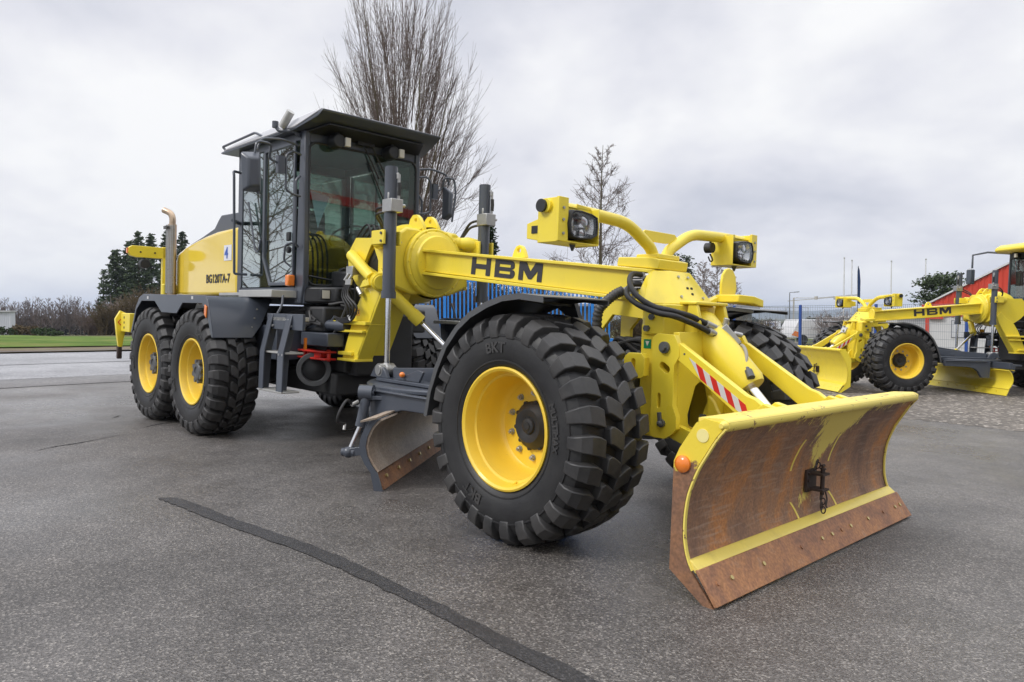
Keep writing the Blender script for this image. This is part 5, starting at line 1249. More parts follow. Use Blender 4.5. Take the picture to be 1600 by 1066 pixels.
    # work lights and wipers under the visor
    for y in (-.30, .28):
        wl_ = MB(); wl_.tube([(-3.25, y-.055, 2.672), (-3.20, y-.055, 2.672), (-3.12, y-.055, 2.672)], [.06, .072, .060], 12); wl_.cyl((-3.16, y-.06, 2.72), (-3.16, y-.06, 2.75), .02, 8); wlo = wl_.build('work_light', DARK, g, bevel=.02)
        MB().box(-3.14, -3.098, y-.008, y+.045, 2.63, 2.71).build('lamp_lens', mat('pale_lamp_lens', (.6, .58, .52), .15, coat=.5), wlo, bevel=.006)
    wp = MB()
    for k in range(2):
        wp.tube([(-3.24, -.06+k*.09, 2.745), (-3.225, .13+k*.10, 2.42)], .008, 6)
    wp.tube([(-3.235, .02, 2.56), (-3.235, .25, 2.12)], .007, 6); wp.box(-3.26, -3.22, -.11, .07, 2.70, 2.74)
    wp.build('wiper', DARK, g)
    w2_ = MB(); w2_.tube([(-3.235, -.57, 1.47), (-3.235, -.25, 1.43)], .007, 6); w2_.tube([(-3.24, -.12, 1.46), (-3.235, -.30, 1.44)], .009, 6); w2_.build('wiper', DARK, g)
    nl = MB(); nl.box(-3.12, -3.09, -.60, -.53, 1.265, 1.355) if False else nl.box(-3.10, -3.055, -.545, -.455, 1.262, 1.352); nlo = nl.build('nose_light', DARK, g, bevel=.006); MB().box(-3.056, -3.050, -.535, -.465, 1.272, 1.342).build('lamp_lens', mat('pale_lamp_lens', (.6, .58, .52), .15), nlo)
    for s in (-1, 1):
        ts = MB(); ts.box(-3.43, -3.365, min(s*.63, s*.70), max(s*.63, s*.70), 1.375, 1.475); ts.build('turn_signal', ORANGE, g, bevel=.012)
        # mirror on its tube arms
        mi = MB()
        mi.tube(fillet([(-3.31, s*.64, 2.60), (-3.30, s*.80, 2.63), (-3.30, s*1.0, 2.60), (-3.30, s*1.03, 2.50)], .06), .011, 8) if used else mi.tube([(-3.31, s*.64, 2.74), (-3.0, s*.9, 2.78), (-2.75, s*1.0, 2.72), (-2.75, s*1.0, 2.45)], .02, 8)
        if used:
            mi.tube(fillet([(-3.28, s*.64, 2.52), (-3.28, s*.72, 2.54), (-3.28, s*.78, 2.50), (-3.28, s*.78, 2.20), (-3.28, s*.72, 2.17), (-3.28, s*.64, 2.16)], .05), .010, 8)
            mi.tube(fillet([(-3.29, s*.64, 2.34), (-3.29, s*.68, 2.30), (-3.29, s*.68, 1.75), (-3.31, s*.64, 1.72)], .04), .012, 8)
            mi.box(-3.31, -3.26, min(s*.80, s*.86), max(s*.80, s*.86), 2.33, 2.48)
            mi.tube(fillet([(-3.29, s*.86, 2.42), (-3.29, s*.93, 2.44), (-3.25, s*.93, 2.56), (-3.25, s*1.06, 2.56), (-3.25, s*1.08, 2.40), (-3.25, s*1.04, 2.12)], .04), .011, 8)
        mb_ = mi.build('mirror_arm', SLATE, g)
        mo = MB(); mx = -3.22 if used else -2.72
        msc = 1 if s < 0 else .55
        if used: mo.add([(mx-.05, s*1.195, 2.455), (mx-.05, s*1.015, 2.485), (mx-.05, s*1.005, 2.13), (mx-.05, s*1.175, 2.125), (mx+.035, s*1.16, 2.40), (mx+.045, s*1.06, 2.41), (mx+.045, s*1.055, 2.18), (mx+.035, s*1.15, 2.16)], [(0, 1, 2, 3), (4, 5, 6, 7), (0, 1, 5, 4), (1, 2, 6, 5), (2, 3, 7, 6), (3, 0, 4, 7)])
        else: mo.box(mx-.05, mx+.05, min(s*.93, s*1.07), max(s*.93, s*1.07), 2.12, 2.42)
        if used and s > 0: mo.v = [(x, 1.0+(y-1.1)*.55-.03, z) for x, y, z in mo.v]
        mh = mo.build('mirror', SLATE, g, bevel=.018, seg=3)
        gm = MB(); gm.add([(mx-.054, s*1.18, 2.44), (mx-.054, s*1.03, 2.465), (mx-.054, s*1.02, 2.15), (mx-.054, s*1.165, 2.145)], [(0, 1, 2, 3)]); gm.v = [(x, 1.0+(y-1.1)*.55-.03, z) if used and s > 0 else (x, y, z) for x, y, z in gm.v]; gm.build('mirror_glass', MIRROR, mh, recalc=False)
    # grab rails
    for s in (-1, 1):
        gr = MB()
        gr.tube(fillet([(-4.46, s*.64, 2.50), (-4.44, s*.75, 2.505), (-4.40, s*.76, 2.46), (-4.36, s*.76, 1.55), (-4.36, s*.76, 1.50), (-4.34, s*.64, 1.50)], .05), .013, 9)
        gr.tube(fillet([(-4.30, s*.655, 2.20), (-4.12, s*.66, 1.72), (-4.05, s*.66, 1.70), (-4.02, s*.655, 1.82)], .03), .010, 8)
        gr.tube(fillet([(-3.42, s*.64, 1.76), (-3.45, s*.69, 1.74), (-3.47, s*.69, 1.60), (-3.43, s*.64, 1.55)], .03), .010, 8)
        gr.tube([(-4.40, s*.76, 2.02), (-4.58, s*.63, 2.02)], .02, 8)
        gr.each('grab_rail', SLATE, g)
    # ---- bonnet
    ho = MB()
    prof = [(-4.66, 1.29), (-4.66, 2.00), (-5.20, 1.985), (-5.50, 1.955), (-5.80, 1.915), (-6.10, 1.865), (-6.34, 1.80), (-6.42, 1.70), (-6.42, 1.29)]
    ho.slab(prof, -.60, .60)
    bon = ho.build('bonnet', YEL2 if False else HOODY, g, bevel=.045, seg=4)
    ht = MB(); top = [(-4.66, 2.14), (-4.80, 2.165), (-5.28, 2.17), (-5.36, 2.12), (-5.46, 2.04), (-5.80, 1.965), (-6.15, 1.90), (-6.36, 1.815), (-6.40, 1.78), (-6.10, 1.85), (-5.80, 1.90), (-5.40, 1.95), (-4.66, 1.985)]
    ht.slab(top, -.52, .52); hto = ht.build('bonnet_top', SLATE, bon, bevel=.02, seg=3)
    mm_ = T(-5.40, -.6015, 1.447) @ Matrix.Rotation(R(90), 4, 'X')
    if used:
        text_mesh('model_lettering', 'BG120TA-7', .125, T(-5.46, -.603, 1.435) @ Matrix.Rotation(R(90), 4, 'X'), LETTER, bon, bold=.004, sx=.98, spacing=1.05)
        sk = MB(); sk.box(-4.99, -4.80, -.602, -.604, 1.66, 1.82); sko = sk.build('number_sticker', mat('white_sticker', (.75, .76, .80), .4), bon, smooth=False)
        text_mesh('sticker_print', '4', .16, T(-4.97, -.606, 1.685) @ Matrix.Rotation(R(90), 4, 'X'), mat('blue_print', (.05, .12, .45), .5), bon, bold=.004, sx=1.1)
    ex = MB(); ex.cyl((-6.35, -.66, 1.25), (-6.35, -.66, 2.13), .048, 20); exo = ex.build('exhaust_stack', PIPE, g)
    MB().tube(curve([(-6.35, -.66, 2.12), (-6.35, -.66, 2.20), (-6.38, -.675, 2.26), (-6.46, -.72, 2.30)], 8), [.036]*25, 16).build('tail_pipe', PIPE, exo)
    es = MB()
    for k in range(10):   # perforated heat shield: half shell with rows of holes
        pass
    ns = 26; rows_ = 46
    for i in range(rows_):
        z0 = 1.32+i*(.80/rows_); z1 = z0+.80/rows_*.42
        for (za, zb) in ((z0, z1),):
            vs = []
            for k in range(ns+1):
                t = R(150)+R(210)*k/ns; c_, s_ = math.cos(t), math.sin(t); vs += [(-6.35+.066*c_, -.66+.066*s_, za), (-6.35+.066*c_, -.66+.066*s_, zb)]
            es.add(vs, [(2*k, 2*k+2, 2*k+3, 2*k+1) for k in range(ns)])
    for k in range(0, ns+1, 2):
        t = R(150)+R(210)*k/ns; c_, s_ = math.cos(t), math.sin(t); es.bar((-6.35+.067*c_, -.66+.067*s_, 1.32), (-6.35+.067*c_, -.66+.067*s_, 2.12), .008, .003, up=(c_, s_, 0))
    es.build('heat_shield', STEEL, exo, recalc=False)
    cl = MB(); cl.box(-6.40, -6.29, -.745, -.72, 2.07, 2.105); cl.cyl((-6.30, -.73, 2.09), (-6.26, -.76, 2.09), .012, 8); cl.build('exhaust_clamp', CAST, exo)
    for s in (-1, 1):
        rf = MB()
        rf.slabx([(s*.60, 1.25), (s*.66, 1.25), (s*.66, 1.88), (s*.60, 1.88)], -6.72, -6.66)
        rf.slabx([(s*.60, 1.74), (s*.60, 1.872), (s*1.0, 1.872), (s*1.035, 1.85), (s*1.045, 1.79), (s*1.02, 1.75), (s*.95, 1.735)], -6.72, -6.66)
        lf = rf.build('rear_light_frame', YEL, g, bevel=.005)
        MB().cyl((-6.658, s*.91, 1.80), (-6.656, s*.91, 1.80), .011, 12).cyl((-6.658, s*.75, 1.80), (-6.656, s*.75, 1.80), .011, 12).each('frame_hole', DARK, lf)
        rl = MB(); rl.cyl((-6.74, s*.86, 1.665), (-6.64, s*.86, 1.665), .055, 20); rl.cyl((-6.69, s*.86, 1.70), (-6.69, s*.86, 1.745), .015, 8); rl.build('rear_work_light', DARK, g, bevel=.01)
        ol_ = MB(); ol_.box(-6.71, -6.67, min(s*1.04, s*1.055), max(s*1.04, s*1.055), 1.78, 1.84); ol_.build('marker_light', ORANGE, lf)
    bb = MB(); bb.cyl((-6.50, -.60, 1.30), (-6.50, -.60, 1.43), .055, 16); bb.cyl((-6.46, -.70, 1.30), (-6.46, -.70, 1.43), .035, 14); bb.box(-6.53, -6.40, -.56, -.40, 1.3, 1.46); bb.each('filler_cap', YEL, g, bevel=.01)
    # tail hook arm with its sign
    rp = MB(); rp.slab([(-7.15, .85), (-6.60, .85), (-6.60, 1.07), (-7.0, 1.07), (-7.15, 1.02)], -1.04, -.90)
    rp.slabx([(-1.08, .80), (-1.10, 1.0), (-1.045, 1.10), (-.98, 1.07), (-.96, .95), (-1.0, .78), (-1.02, .66), (-1.06, .66)], -6.98, -6.93)
    rpo = rp.build('tow_arm', YEL, g, bevel=.006)
    MB().box(-6.99, -6.93, -1.07, -1.02, .52, .67).build('ripper_tooth', mat('rusty_black_steel', (.045, .028, .022), .7), rpo, bevel=.01)
    dg = MB(); dg.prism([(-6.927, -1.075, .96), (-6.927, -1.045, .92), (-6.927, -1.015, .96), (-6.927, -1.045, 1.0)], (.002, 0, 0)); dgo = dg.build('diamond_mark', REDP, rpo, smooth=False)
    dg = MB(); dg.prism([(-6.923, -1.062, .96), (-6.923, -1.045, .935), (-6.923, -1.028, .96), (-6.923, -1.045, .985)], (.002, 0, 0)); dg.build('diamond_inner', YEL, rpo, smooth=False)
    hh = MB()
    for z in (.90, .96, 1.02): hh.cyl((-6.80, -1.042, z), (-6.80, -1.038, z), .016, 10)
    hh.each('arm_hole', DARK, rpo)
    # ---- tandem mudguards
    for s in (-1, 1):
        outer = [(-5.84, .87), (-5.80, .87), (-5.66, 1.12), (-5.50, 1.215), (-5.10, 1.215), (-4.90, 1.105), (-4.49, 1.10), (-4.34, 1.20), (-3.88, 1.20), (-3.78, 1.14), (-3.70, .98), (-3.655, .905), (-3.62, .905), (-3.66, 1.02), (-3.74, 1.22), (-3.80, 1.268), (-5.44, 1.287), (-5.575, 1.25), (-5.68, 1.15)]
        fm = MB(); fm.slab(outer, min(s*1.25, s*1.238), max(s*1.25, s*1.238))
        tp = [(-5.84, .87), (-5.68, 1.15), (-5.575, 1.25), (-5.44, 1.285), (-3.80, 1.266), (-3.74, 1.22), (-3.66, 1.02), (-3.62, .905)]
        inn = [.64, .64, .64, .64, .64, .68, .80, .90]
        A = [(x, s*1.249, z) for x, z in tp]; B = [(x, s*inn[i], z) for i, (x, z) in enumerate(tp)]
        fm.strip(A, B, .008*s)
        fo = fm.build('tandem_mudguard', SLATE, g, bevel=.006)
        rv = MB()
        for z in (.93, 1.00, 1.08, 1.16): rv.cyl((-3.64-(z-.9)*.25, s*(.93-(z-.9)*.40), z), (-3.625-(z-.9)*.25, s*(.93-(z-.9)*.40), z), .007, 8)
        rv.each('rivet', STEEL, fo)
        MB().slab([(-3.80, 1.10), (-3.755, 1.07), (-3.745, 1.17), (-3.79, 1.19)], min(s*1.25, s*1.262), max(s*1.25, s*1.262)).build('side_marker', ORANGE, fo, bevel=.004)
        wm = MB()
        for x in (-5.30, -4.10): wm.box(x-.02, x+.02, min(s*1.25, s*1.2515), max(s*1.25, s*1.2515), 1.235, 1.262)
        wm.each('white_mark', WHITEP, fo, smooth=False)
def add_wheels(g, protos, used=True):
    fw, rw = protos
    for i, (p, x, s) in enumerate(((fw, 0, -1), (fw, 0, 1), (rw, -4.122, -1), (rw, -5.292, -1), (rw, -4.122, 1), (rw, -5.292, 1))):
        if p.parent is None and not p.get('placed'):
            c = p; c['placed'] = 1; c.parent = g
        else: c = copy_tree(p); c.parent = g
        z = .588 if p is fw else .577
        c.location = (x, s*(1.215 if p is fw else 1.235), z)
        c.rotation_euler = (0, (.35*i), 0 if s < 0 else PI)
    for o in g.children:
        if 'placed' in o: del o['placed']

# ------------------------------------------------------------------ build the graders
main = grader(QM, True)
grader_rear(main, True)
tag(main, 'large yellow motor grader with rust-brown front blade parked in the foreground', 'motor grader', 'yellow motor graders in the yard')
FWH = wheel('wheel', .588, .31, .45, 26, .042, 'front', (0, 0, 0), None, True)
RWH = wheel('wheel', .577, .298, .37, 26, .036, 'rear', (0, 0, 0), None, False)
add_wheels(main, (FWH, RWH))

# second, clean machine parked on the gravel, facing left
def place_second():
    h = Vector((-.636, -.775, 0)).normalized(); a = math.atan2(h.y, h.x)
    M2 = QM @ Matrix.Translation((-2.73, 10.92, .005)) @ Matrix.Rotation(a, 4, 'Z')
    g2 = grader(M2, False); grader_rear(g2, False)
    for n_, x, s in (('f', 0, -1), ('f', 0, 1), ('r', -4.122, -1), ('r', -5.292, -1), ('r', -4.122, 1), ('r', -5.292, 1)):
        c = copy_tree(FWH if n_ == 'f' else RWH); c.parent = g2; c.location = (x, s*(1.215 if n_ == 'f' else 1.235), .588 if n_ == 'f' else .577); c.rotation_euler = (0, .5*x+s, 0 if s < 0 else PI)
    tag(g2, 'clean yellow motor grader with bright yellow blades parked on the gravel behind', 'motor grader', 'yellow motor graders in the yard')
place_second()

# ------------------------------------------------------------------ vegetation
BARK = mat('bare_bark', (.085, .068, .048), .9, var=.3, vscale=3, spec=.2)
BARKG = mat('greenish_bark', (.13, .115, .065), .9, var=.3, vscale=3, spec=.2)
TWIG = mat('bare_twig', (.145, .11, .095), .9, var=.3, vscale=1.5, spec=.2)
TWIGP = mat('pale_twig', (.24, .20, .185), .9, var=.25, vscale=1.5, spec=.2)
NEEDLE = mat('conifer_needles', (.075, .105, .055), .9, var=.5, vscale=.9, spec=.2)
PINEN = mat('pine_needles', (.060, .085, .038), .9, var=.45, vscale=1.2, spec=.2)
LEAF = mat('evergreen_leaves', (.035, .060, .020), .85, var=.5, vscale=1.1, spec=.25)
SHRUB = mat('winter_shrub', (.115, .085, .045), .9, var=.4, vscale=.7, spec=.2)
def rv(rnd, k=1.0): return Vector((rnd.uniform(-k, k), rnd.uniform(-k, k), rnd.uniform(-k, k)))
def stick(mb, pts, r0, r1, n=3):
    m = len(pts); mb.tube(pts, [r0+(r1-r0)*i/(m-1) for i in range(m)], n, cap=False)
def path(p, d, L, seg, rnd, wob, pull=0.0, pv=Vector((0, 0, 1))):
    o = [p.copy()]; d = d.normalized()
    for i in range(seg):
        d = (d+rv(rnd, wob)+pv*pull).normalized(); o.append(o[-1]+d*(L/seg))
    return o
def vase_tree(name, base, H, Rc, seed, leaders=18, sec=20, tert=10, tw=.007, m1=None, m2=None, thick=1.0):
    """upright many-stemmed tree, all limbs sweeping up and out; Rc crown radius"""
    rnd = random.Random(seed); T1, T2 = MB(), MB(); m1 = m1 or BARKG; m2 = m2 or TWIG
    th = H*.09; stick(T1, [Vector((0, 0, -.3)), Vector((0, 0, th*.5)), Vector((0, 0, th*1.5))], H*.020*thick, H*.015*thick, 8)
    def env(z):
        t = z/H
        if t <= .05 or t >= 1.03: return .05
        return Rc*(math.sin(min(1, (t-.05)/.47)*PI/2)**.75 if t < .52 else math.cos(min(1, (t-.52)/.52)*PI/2)**.50)
    for k in range(leaders*sec):
        thick_ = k < leaders; az = k*2.39996+rnd.uniform(-.4, .4); out = Vector((math.cos(az), math.sin(az), 0))
        zt = H*(rnd.uniform(.30, 1.0)**.85 if not thick_ else rnd.uniform(.62, 1.0)); f = rnd.uniform(.02, 1)**.42
        rt_ = env(zt)*f*(1 if not thick_ else .8); z0 = th*rnd.uniform(.9, 2.6)+ (0 if thick_ else (zt-th)*rnd.uniform(.0, .72)); st = rt_*max(0, (z0-th)/max(.1, zt-th))**1.1*.8
        n = 12 if thick_ else 9; pts = []; c1 = out*(st+(rt_-st)*.42)+Vector((0, 0, z0+(zt-z0)*.36)); sd = Vector((-out.y, out.x, 0))*rnd.gauss(0, .22)
        p0 = out*st+Vector((0, 0, z0)); p2 = out*rt_+Vector((0, 0, zt))+sd
        for i in range(n+1):
            t = i/n; pts.append(p0*(1-t)**2+c1*2*t*(1-t)+p2*t*t+rv(rnd, .035*min(1, t*3)*H/14))
        if thick_: stick(T1, pts, H*.0062*thick*rnd.uniform(.7, 1.1), .008, 5)
        else: stick(T2, pts, tw*rnd.uniform(1.8, 3.4), tw*.8, 3)
        for w in range(tert):
            u = rnd.uniform(.18, .98); b = min(n-1, int(u*n)); a = pts[b].lerp(pts[b+1], u*n-b); dd = (pts[b+1]-pts[b]).normalized()
            e = path(a, dd+rv(rnd, .42)+out*.12, H*rnd.uniform(.04, .12)*(1.2-u*.5), 4, rnd, .10, .07)
            if math.hypot(e[-1].x, e[-1].y) > env(e[-1].z)*1.08+.15: continue
            stick(T2, e, tw*1.1, tw*.5, 3)
            if w % 2: stick(T2, path(e[2], (e[3]-e[2]).normalized()+rv(rnd, .5), H*.03, 2, rnd, .1, .05), tw*.8, tw*.4, 3)
    t = T1.build('trunk', m1, None, recalc=False, sharp=80); c = T2.build('crown', m2, t, smooth=False, recalc=False)
    root = empty(name); t.parent = root; c.parent = root; root.location = base
    return root
def spire_tree(name, base, H, Rc, seed, m1=None, m2=None, tw=.012, n=64, droop=0.0, up=.75, sub=7):
    """single leader, side branches rising; droop > 0 hangs the twigs (birch)"""
    rnd = random.Random(seed); T1, T2 = MB(), MB()
    tr = path(Vector((0, 0, -.3)), Vector((0, 0, 1)), H+.3, 14, rnd, .012); stick(T1, tr, H*.014, .012, 7)
    for k in range(n):
        t = .13+.84*(k/n)**.9; i = min(13, int(t*14)); q = tr[i].lerp(tr[i+1], t*14-i); az = k*2.4+rnd.uniform(-.4, .4)
        L = Rc*(1.25*(1-t)**.75+.12)*rnd.uniform(.7, 1.1)
        d = Vector((math.cos(az), math.sin(az), up*rnd.uniform(.3, 1.0)))
        e = path(q, d, L, 6, rnd, .08, .07 if not droop else .02); stick(T2, e, tw*2.2*(1-t*.5), tw*.7, 3)
        for w in range(sub):
            u = rnd.uniform(.2, .98); ii = min(5, int(u*6)); a = e[ii]; dd = (e[ii+1]-a).normalized()
            g_ = path(a, dd+rv(rnd, .7), L*rnd.uniform(.2, .45), 4, rnd, .14, -droop if droop else .05); stick(T2, g_, tw, tw*.5, 3)
            if sub > 8:
                for _ in range(3): stick(T2, path(g_[2], rv(rnd, 1)+Vector((0, 0, -droop*4)), L*.18, 3, rnd, .2, -droop), tw*.8, tw*.4, 3)
    t = T1.build('trunk', m1 or BARK, None, recalc=False, sharp=80); c = T2.build('crown', m2 or TWIG, t, smooth=False, recalc=False)
    root = empty(name); t.parent = root; c.parent = root; root.location = base
    return root
def leafq(mb, p, s, rnd, flat=0.0):
    a = rv(rnd).normalized(); b = rv(rnd); b = (b-a*a.dot(b)).normalized()
    if flat: a.z *= (1-flat); b.z *= (1-flat)
    mb.add([p-a*s*.5-b*s*.28, p+a*s*.2-b*s*.34, p+a*s*.6, p-a*s*.1+b*s*.36], [(0, 1, 2, 3)])
def conifer(name, base, H, Rc, seed, m2=None, s=.34, dens=1.0, bare=.08, pine=False):
    rnd = random.Random(seed); T1, T2 = MB(), MB()
    tr = path(Vector((0, 0, -.4)), Vector((0, 0, 1)), H+.3, 10, rnd, .01); stick(T1, tr, H*.017, .02, 7)
    n = int(70*dens)
    for k in range(n):
        t = bare+(1-bare)*(k/n)**.95; z = t*H; az = k*2.4+rnd.uniform(-.5, .5)
        L = Rc*((1-t)**.8*1.05+.05)*rnd.uniform(.65, 1.15)
        if pine: L = Rc*rnd.uniform(.5, 1.05)*(1-abs(t-.6)*.9)
        i = min(9, int((z+.4)/(H+.3)*10)); q = Vector((tr[i].x, tr[i].y, z))
        d = Vector((math.cos(az), math.sin(az), rnd.uniform(-.1, .25) if not pine else rnd.uniform(.1, .7)))
        e = path(q, d, L, 5, rnd, .08, .015 if not pine else .04); stick(T1, e, .035*H/10, .01, 3)
        m = int((10+L*16)*dens)
        for w in range(m):
            u = rnd.uniform(.25 if not pine else .6, 1.05)
            ii = min(4, int(u*5)); p = e[ii].lerp(e[ii+1], min(1, u*5-ii)); sp = (.10+.20*L*(1.1-u)) if not pine else .22*L
            leafq(T2, p+rv(rnd, sp)*Vector((1, 1, .45)) if False else p+Vector((rnd.gauss(0, sp), rnd.gauss(0, sp), rnd.gauss(-.05, sp*.5))), s*rnd.uniform(.5, 1.1), rnd, .3)
    t = T1.build('trunk', BARK, None, recalc=False, sharp=80); c = T2.build('crown', m2 or NEEDLE, t, smooth=False, recalc=False)
    root = empty(name); t.parent = root; c.parent = root; root.location = base
    return root
def bush(name, base, sx, sy, H, seed, m=None, n=900, s=.16, twigs=True):
    rnd = random.Random(seed); T = MB(); T2 = MB()
    lumps = [(rnd.uniform(-.7, .7)*sx, rnd.uniform(-.7, .7)*sy, rnd.uniform(.35, .62)*H, rnd.uniform(.35, .6)) for _ in range(int(5+sx*2))]
    for k in range(n):
        c = rnd.choice(lumps); d = rv(rnd).normalized()*(rnd.random()**.35)
        p = Vector((c[0]+d.x*c[3]*min(sx, 1.8), c[1]+d.y*c[3]*sy, max(.02, c[2]+d.z*c[3]*H*.85)))
        leafq(T2, p, s*rnd.uniform(.5, 1.2), rnd)
    for k in range(int(12+sx*6)):
        stick(T, path(Vector((rnd.uniform(-.7, .7)*sx, rnd.uniform(-.4, .4)*sy, -.1)), Vector((rnd.uniform(-.4, .4), rnd.uniform(-.4, .4), 1)), H*rnd.uniform(.7, 1.05), 4, rnd, .12), .02, .006, 3)
    t = T.build('stems', BARK, None, recalc=False); c = T2.build('foliage', m or LEAF, t, smooth=False, recalc=False)
    root = empty(name); t.parent = root; c.parent = root; root.location = base
    return root
def twig_bush(name, base, Rb, H, seed, m=None, n=60, tw=.012):
    rnd = random.Random(seed); T = MB()
    for k in range(n):
        az = rnd.uniform(0, 2*PI); d = Vector((math.cos(az)*rnd.uniform(.1, .8), math.sin(az)*rnd.uniform(.1, .8), 1))
        e = path(Vector((rnd.gauss(0, .25*Rb), rnd.gauss(0, .25*Rb), -.05)), d, H*rnd.uniform(.6, 1.05), 6, rnd, .10); stick(T, e, tw*1.8, tw*.8, 3)
        for w in range(9):
            i = rnd.randint(1, 5); g_ = path(e[i], (e[i+1]-e[i]).normalized()+rv(rnd, .8), H*rnd.uniform(.15, .4), 3, rnd, .2); stick(T, g_, tw, tw*.5, 3)
            for _ in range(2): stick(T, path(g_[rnd.randint(1, 2)], rv(rnd, 1)+Vector((0, 0, .5)), H*.14, 2, rnd, .2), tw*.7, tw*.4, 3)
    o = T.build(name, m or TWIG, None, smooth=False, recalc=False); o.location = base
    return o

def background_trees():
    t = T0 = vase_tree('hornbeam_tree', at(629, 28), 13.9, 3.45, 7, leaders=14, sec=19, tert=20, tw=.0058)
    tag(t, 'tall bare fan-shaped tree with upswept limbs rising behind the dark cab roof', 'tree')
    t = spire_tree('young_bare_tree', at(936, 40), 10.6, 3.1, 5, m1=BARKG, tw=.012, n=46, up=1.1, sub=11)
    tag(t, 'slender bare young tree with one straight trunk seen beyond the near headlamp', 'tree')
    # reflection of this one shows in the side windows
    w = QM @ Vector((-25, -10.5, 0)); c = copy_tree(t); c.location = (w.x, w.y, gz(w.x, w.y)); c.rotation_euler = (0, 0, 1.1); c.scale = (1.6, 1.6, 1.25)
    tag(c, 'bare tree by the road mirrored in the cab side windows', 'tree')
    bpy.data.objects.remove(c.children[0].children[0]) if False else None
    for i, (px, d, H, Rc, sd) in enumerate(((1098, 62, 6.2, 1.7, 3), (1120, 58, 6.0, 1.6, 9), (1146, 66, 5.2, 1.5, 12))):
        t = spire_tree('birch_tree', at(px, d), H, Rc, sd, m1=TWIGP, m2=TWIGP, tw=.017, n=44, droop=.12, up=1.2, sub=9)
        tag(t, ('pale bare birch nearest the yellow tower cap', 'tall pale bare birch in the middle of three behind the grader', 'low pale bare birch beside the yellow coupling holder')[i], 'tree', 'bare birches behind the yellow grader')
    t = conifer('pine_tree', at(1068, 64), 6.6, 1.2, 31, m2=PINEN, s=.26, bare=.35, pine=True); tag(t, 'small dark pine top behind the yellow light bars', 'tree')
    t = conifer('pine_tree', at(1470, 62), 4.6, 2.1, 44, m2=PINEN, s=.30, bare=.28, pine=True, dens=1.3); tag(t, 'broad green pine left of the red gabled hall', 'tree')
    t = conifer('thuja_tree', at(771, 33), 5.3, .55, 45, m2=LEAF, s=.20, dens=1.4, bare=.02); tag(t, 'narrow dark green thuja behind the far lift cylinder', 'tree')
    # conifers and brown shrubs at the left
    cn = [(163, 96, 8.6, 1.2, 'thin dark spruce with a bare tip at the left edge of the conifer clump'), (184, 92, 10.6, 2.5, 'broad dark spruce second from the left in the conifer clump'), (204, 96, 12.2, 2.5, 'dark spruce rising just left of the yellow rear light frame'),
          (220, 90, 12.6, 2.3, 'tallest dark spruce above the yellow rear light frame'), (238, 94, 12.9, 2.2, 'dark spruce above the post of the yellow rear light frame'), (264, 88, 12.4, 2.4, 'dark spruce directly behind the exhaust stack'), (288, 92, 12.8, 2.4, 'dark spruce right of the exhaust stack behind the bonnet'), (312, 97, 11.5, 2.2, 'dark spruce half hidden behind the yellow bonnet')]
    for i, (px, d, H, Rc, lab) in enumerate(cn):
        t = conifer('spruce_tree', at(px, d), H, Rc*1.25, 60+i, s=.40, dens=1.45 if i else .7); tag(t, lab, 'tree', 'conifers at the edge of the meadow')
    for i, (px, d, H) in enumerate(((150, 84, 3.4), (172, 80, 4.6), (196, 84, 5.6), (214, 76, 6.0), (236, 82, 6.8), (254, 78, 7.2), (276, 84, 6.5), (300, 80, 5.5))):
        t = twig_bush('bare_shrub', at(px, d), 2.2, H*.72, 80+i, m=SHRUB if i % 2 else TWIGP if i in (2, 4) else TWIG, n=55, tw=.035)
        tag(t, ('low bare shrub at the left foot of the spruce clump', 'olive bare shrub second from the left under the spruces', 'pale twiggy shrub just left of the yellow tow arm', 'olive bare shrub behind the yellow tow arm', 'pale tall twiggy shrub framed by the yellow rear light frame', 'tallest olive bare shrub behind the post of the rear light frame', 'brown bare shrub behind the exhaust stack', 'olive bare shrub hidden behind the yellow bonnet')[i], 'shrub', 'bare shrubs under the spruces')
    protos = [spire_tree('row_tree', (0, 0, 0), 9.6, 3.3, 101, tw=.040, n=30, up=1.3, sub=6), vase_tree('row_tree', (0, 0, 0), 9.4, 3.2, 102, leaders=9, sec=6, tert=6, tw=.034, m1=BARK), spire_tree('row_tree', (0, 0, 0), 8.6, 3.6, 103, tw=.042, n=26, up=1.1, sub=7)]
    rnd = random.Random(6)
    for i in range(30):
        px = -12+i*6.3+rnd.uniform(-1.5, 1.5); d = 182+rnd.uniform(-8, 10); k = i % 3
        c = protos[k] if i < 3 else copy_tree(protos[k]); c.location = at(px, d); c.rotation_euler = (0, 0, rnd.uniform(0, 6)); s = rnd.uniform(.82, 1.08); c.scale = (s, s, s)
        tag(c, 'bare tree in the long row beyond the left meadow', 'tree', 'row of bare trees beyond the meadow')
    for i, (px, d, sx, H, m, lab) in enumerate(((10, 66, 1.2, .9, LEAF, 'dark clipped bush beside the white shed'), (27, 67, 1.5, 1.1, SHRUB, 'olive brown bush right of the white shed'), (46, 68, 1.5, 1.0, SHRUB, 'reddish brown bush in the middle of the meadow edge'), (68, 66, 1.7, .85, LEAF, 'dark green bush in the middle of the meadow edge'), (84, 67, .8, .55, PINEN, 'small light green bush at the right end of the meadow bushes'))):
        b = bush('garden_bush', at(px, d), sx, .8, H, 120+i, m=m, n=700, s=.17); tag(b, lab, 'bush', 'bushes along the far edge of the meadow')
    # scrub bank behind the row and far woods on the right
    rnd = random.Random(9); T2 = MB()
    for k in range(9000):
        px = rnd.uniform(-40, 330); p = at(px, 196+rnd.uniform(-4, 6)); leafq(T2, p+Vector((0, 0, rnd.uniform(0, 1)**.8*(4.9+.5*math.sin(px*.13)))), rnd.uniform(.5, 1.0), rnd)
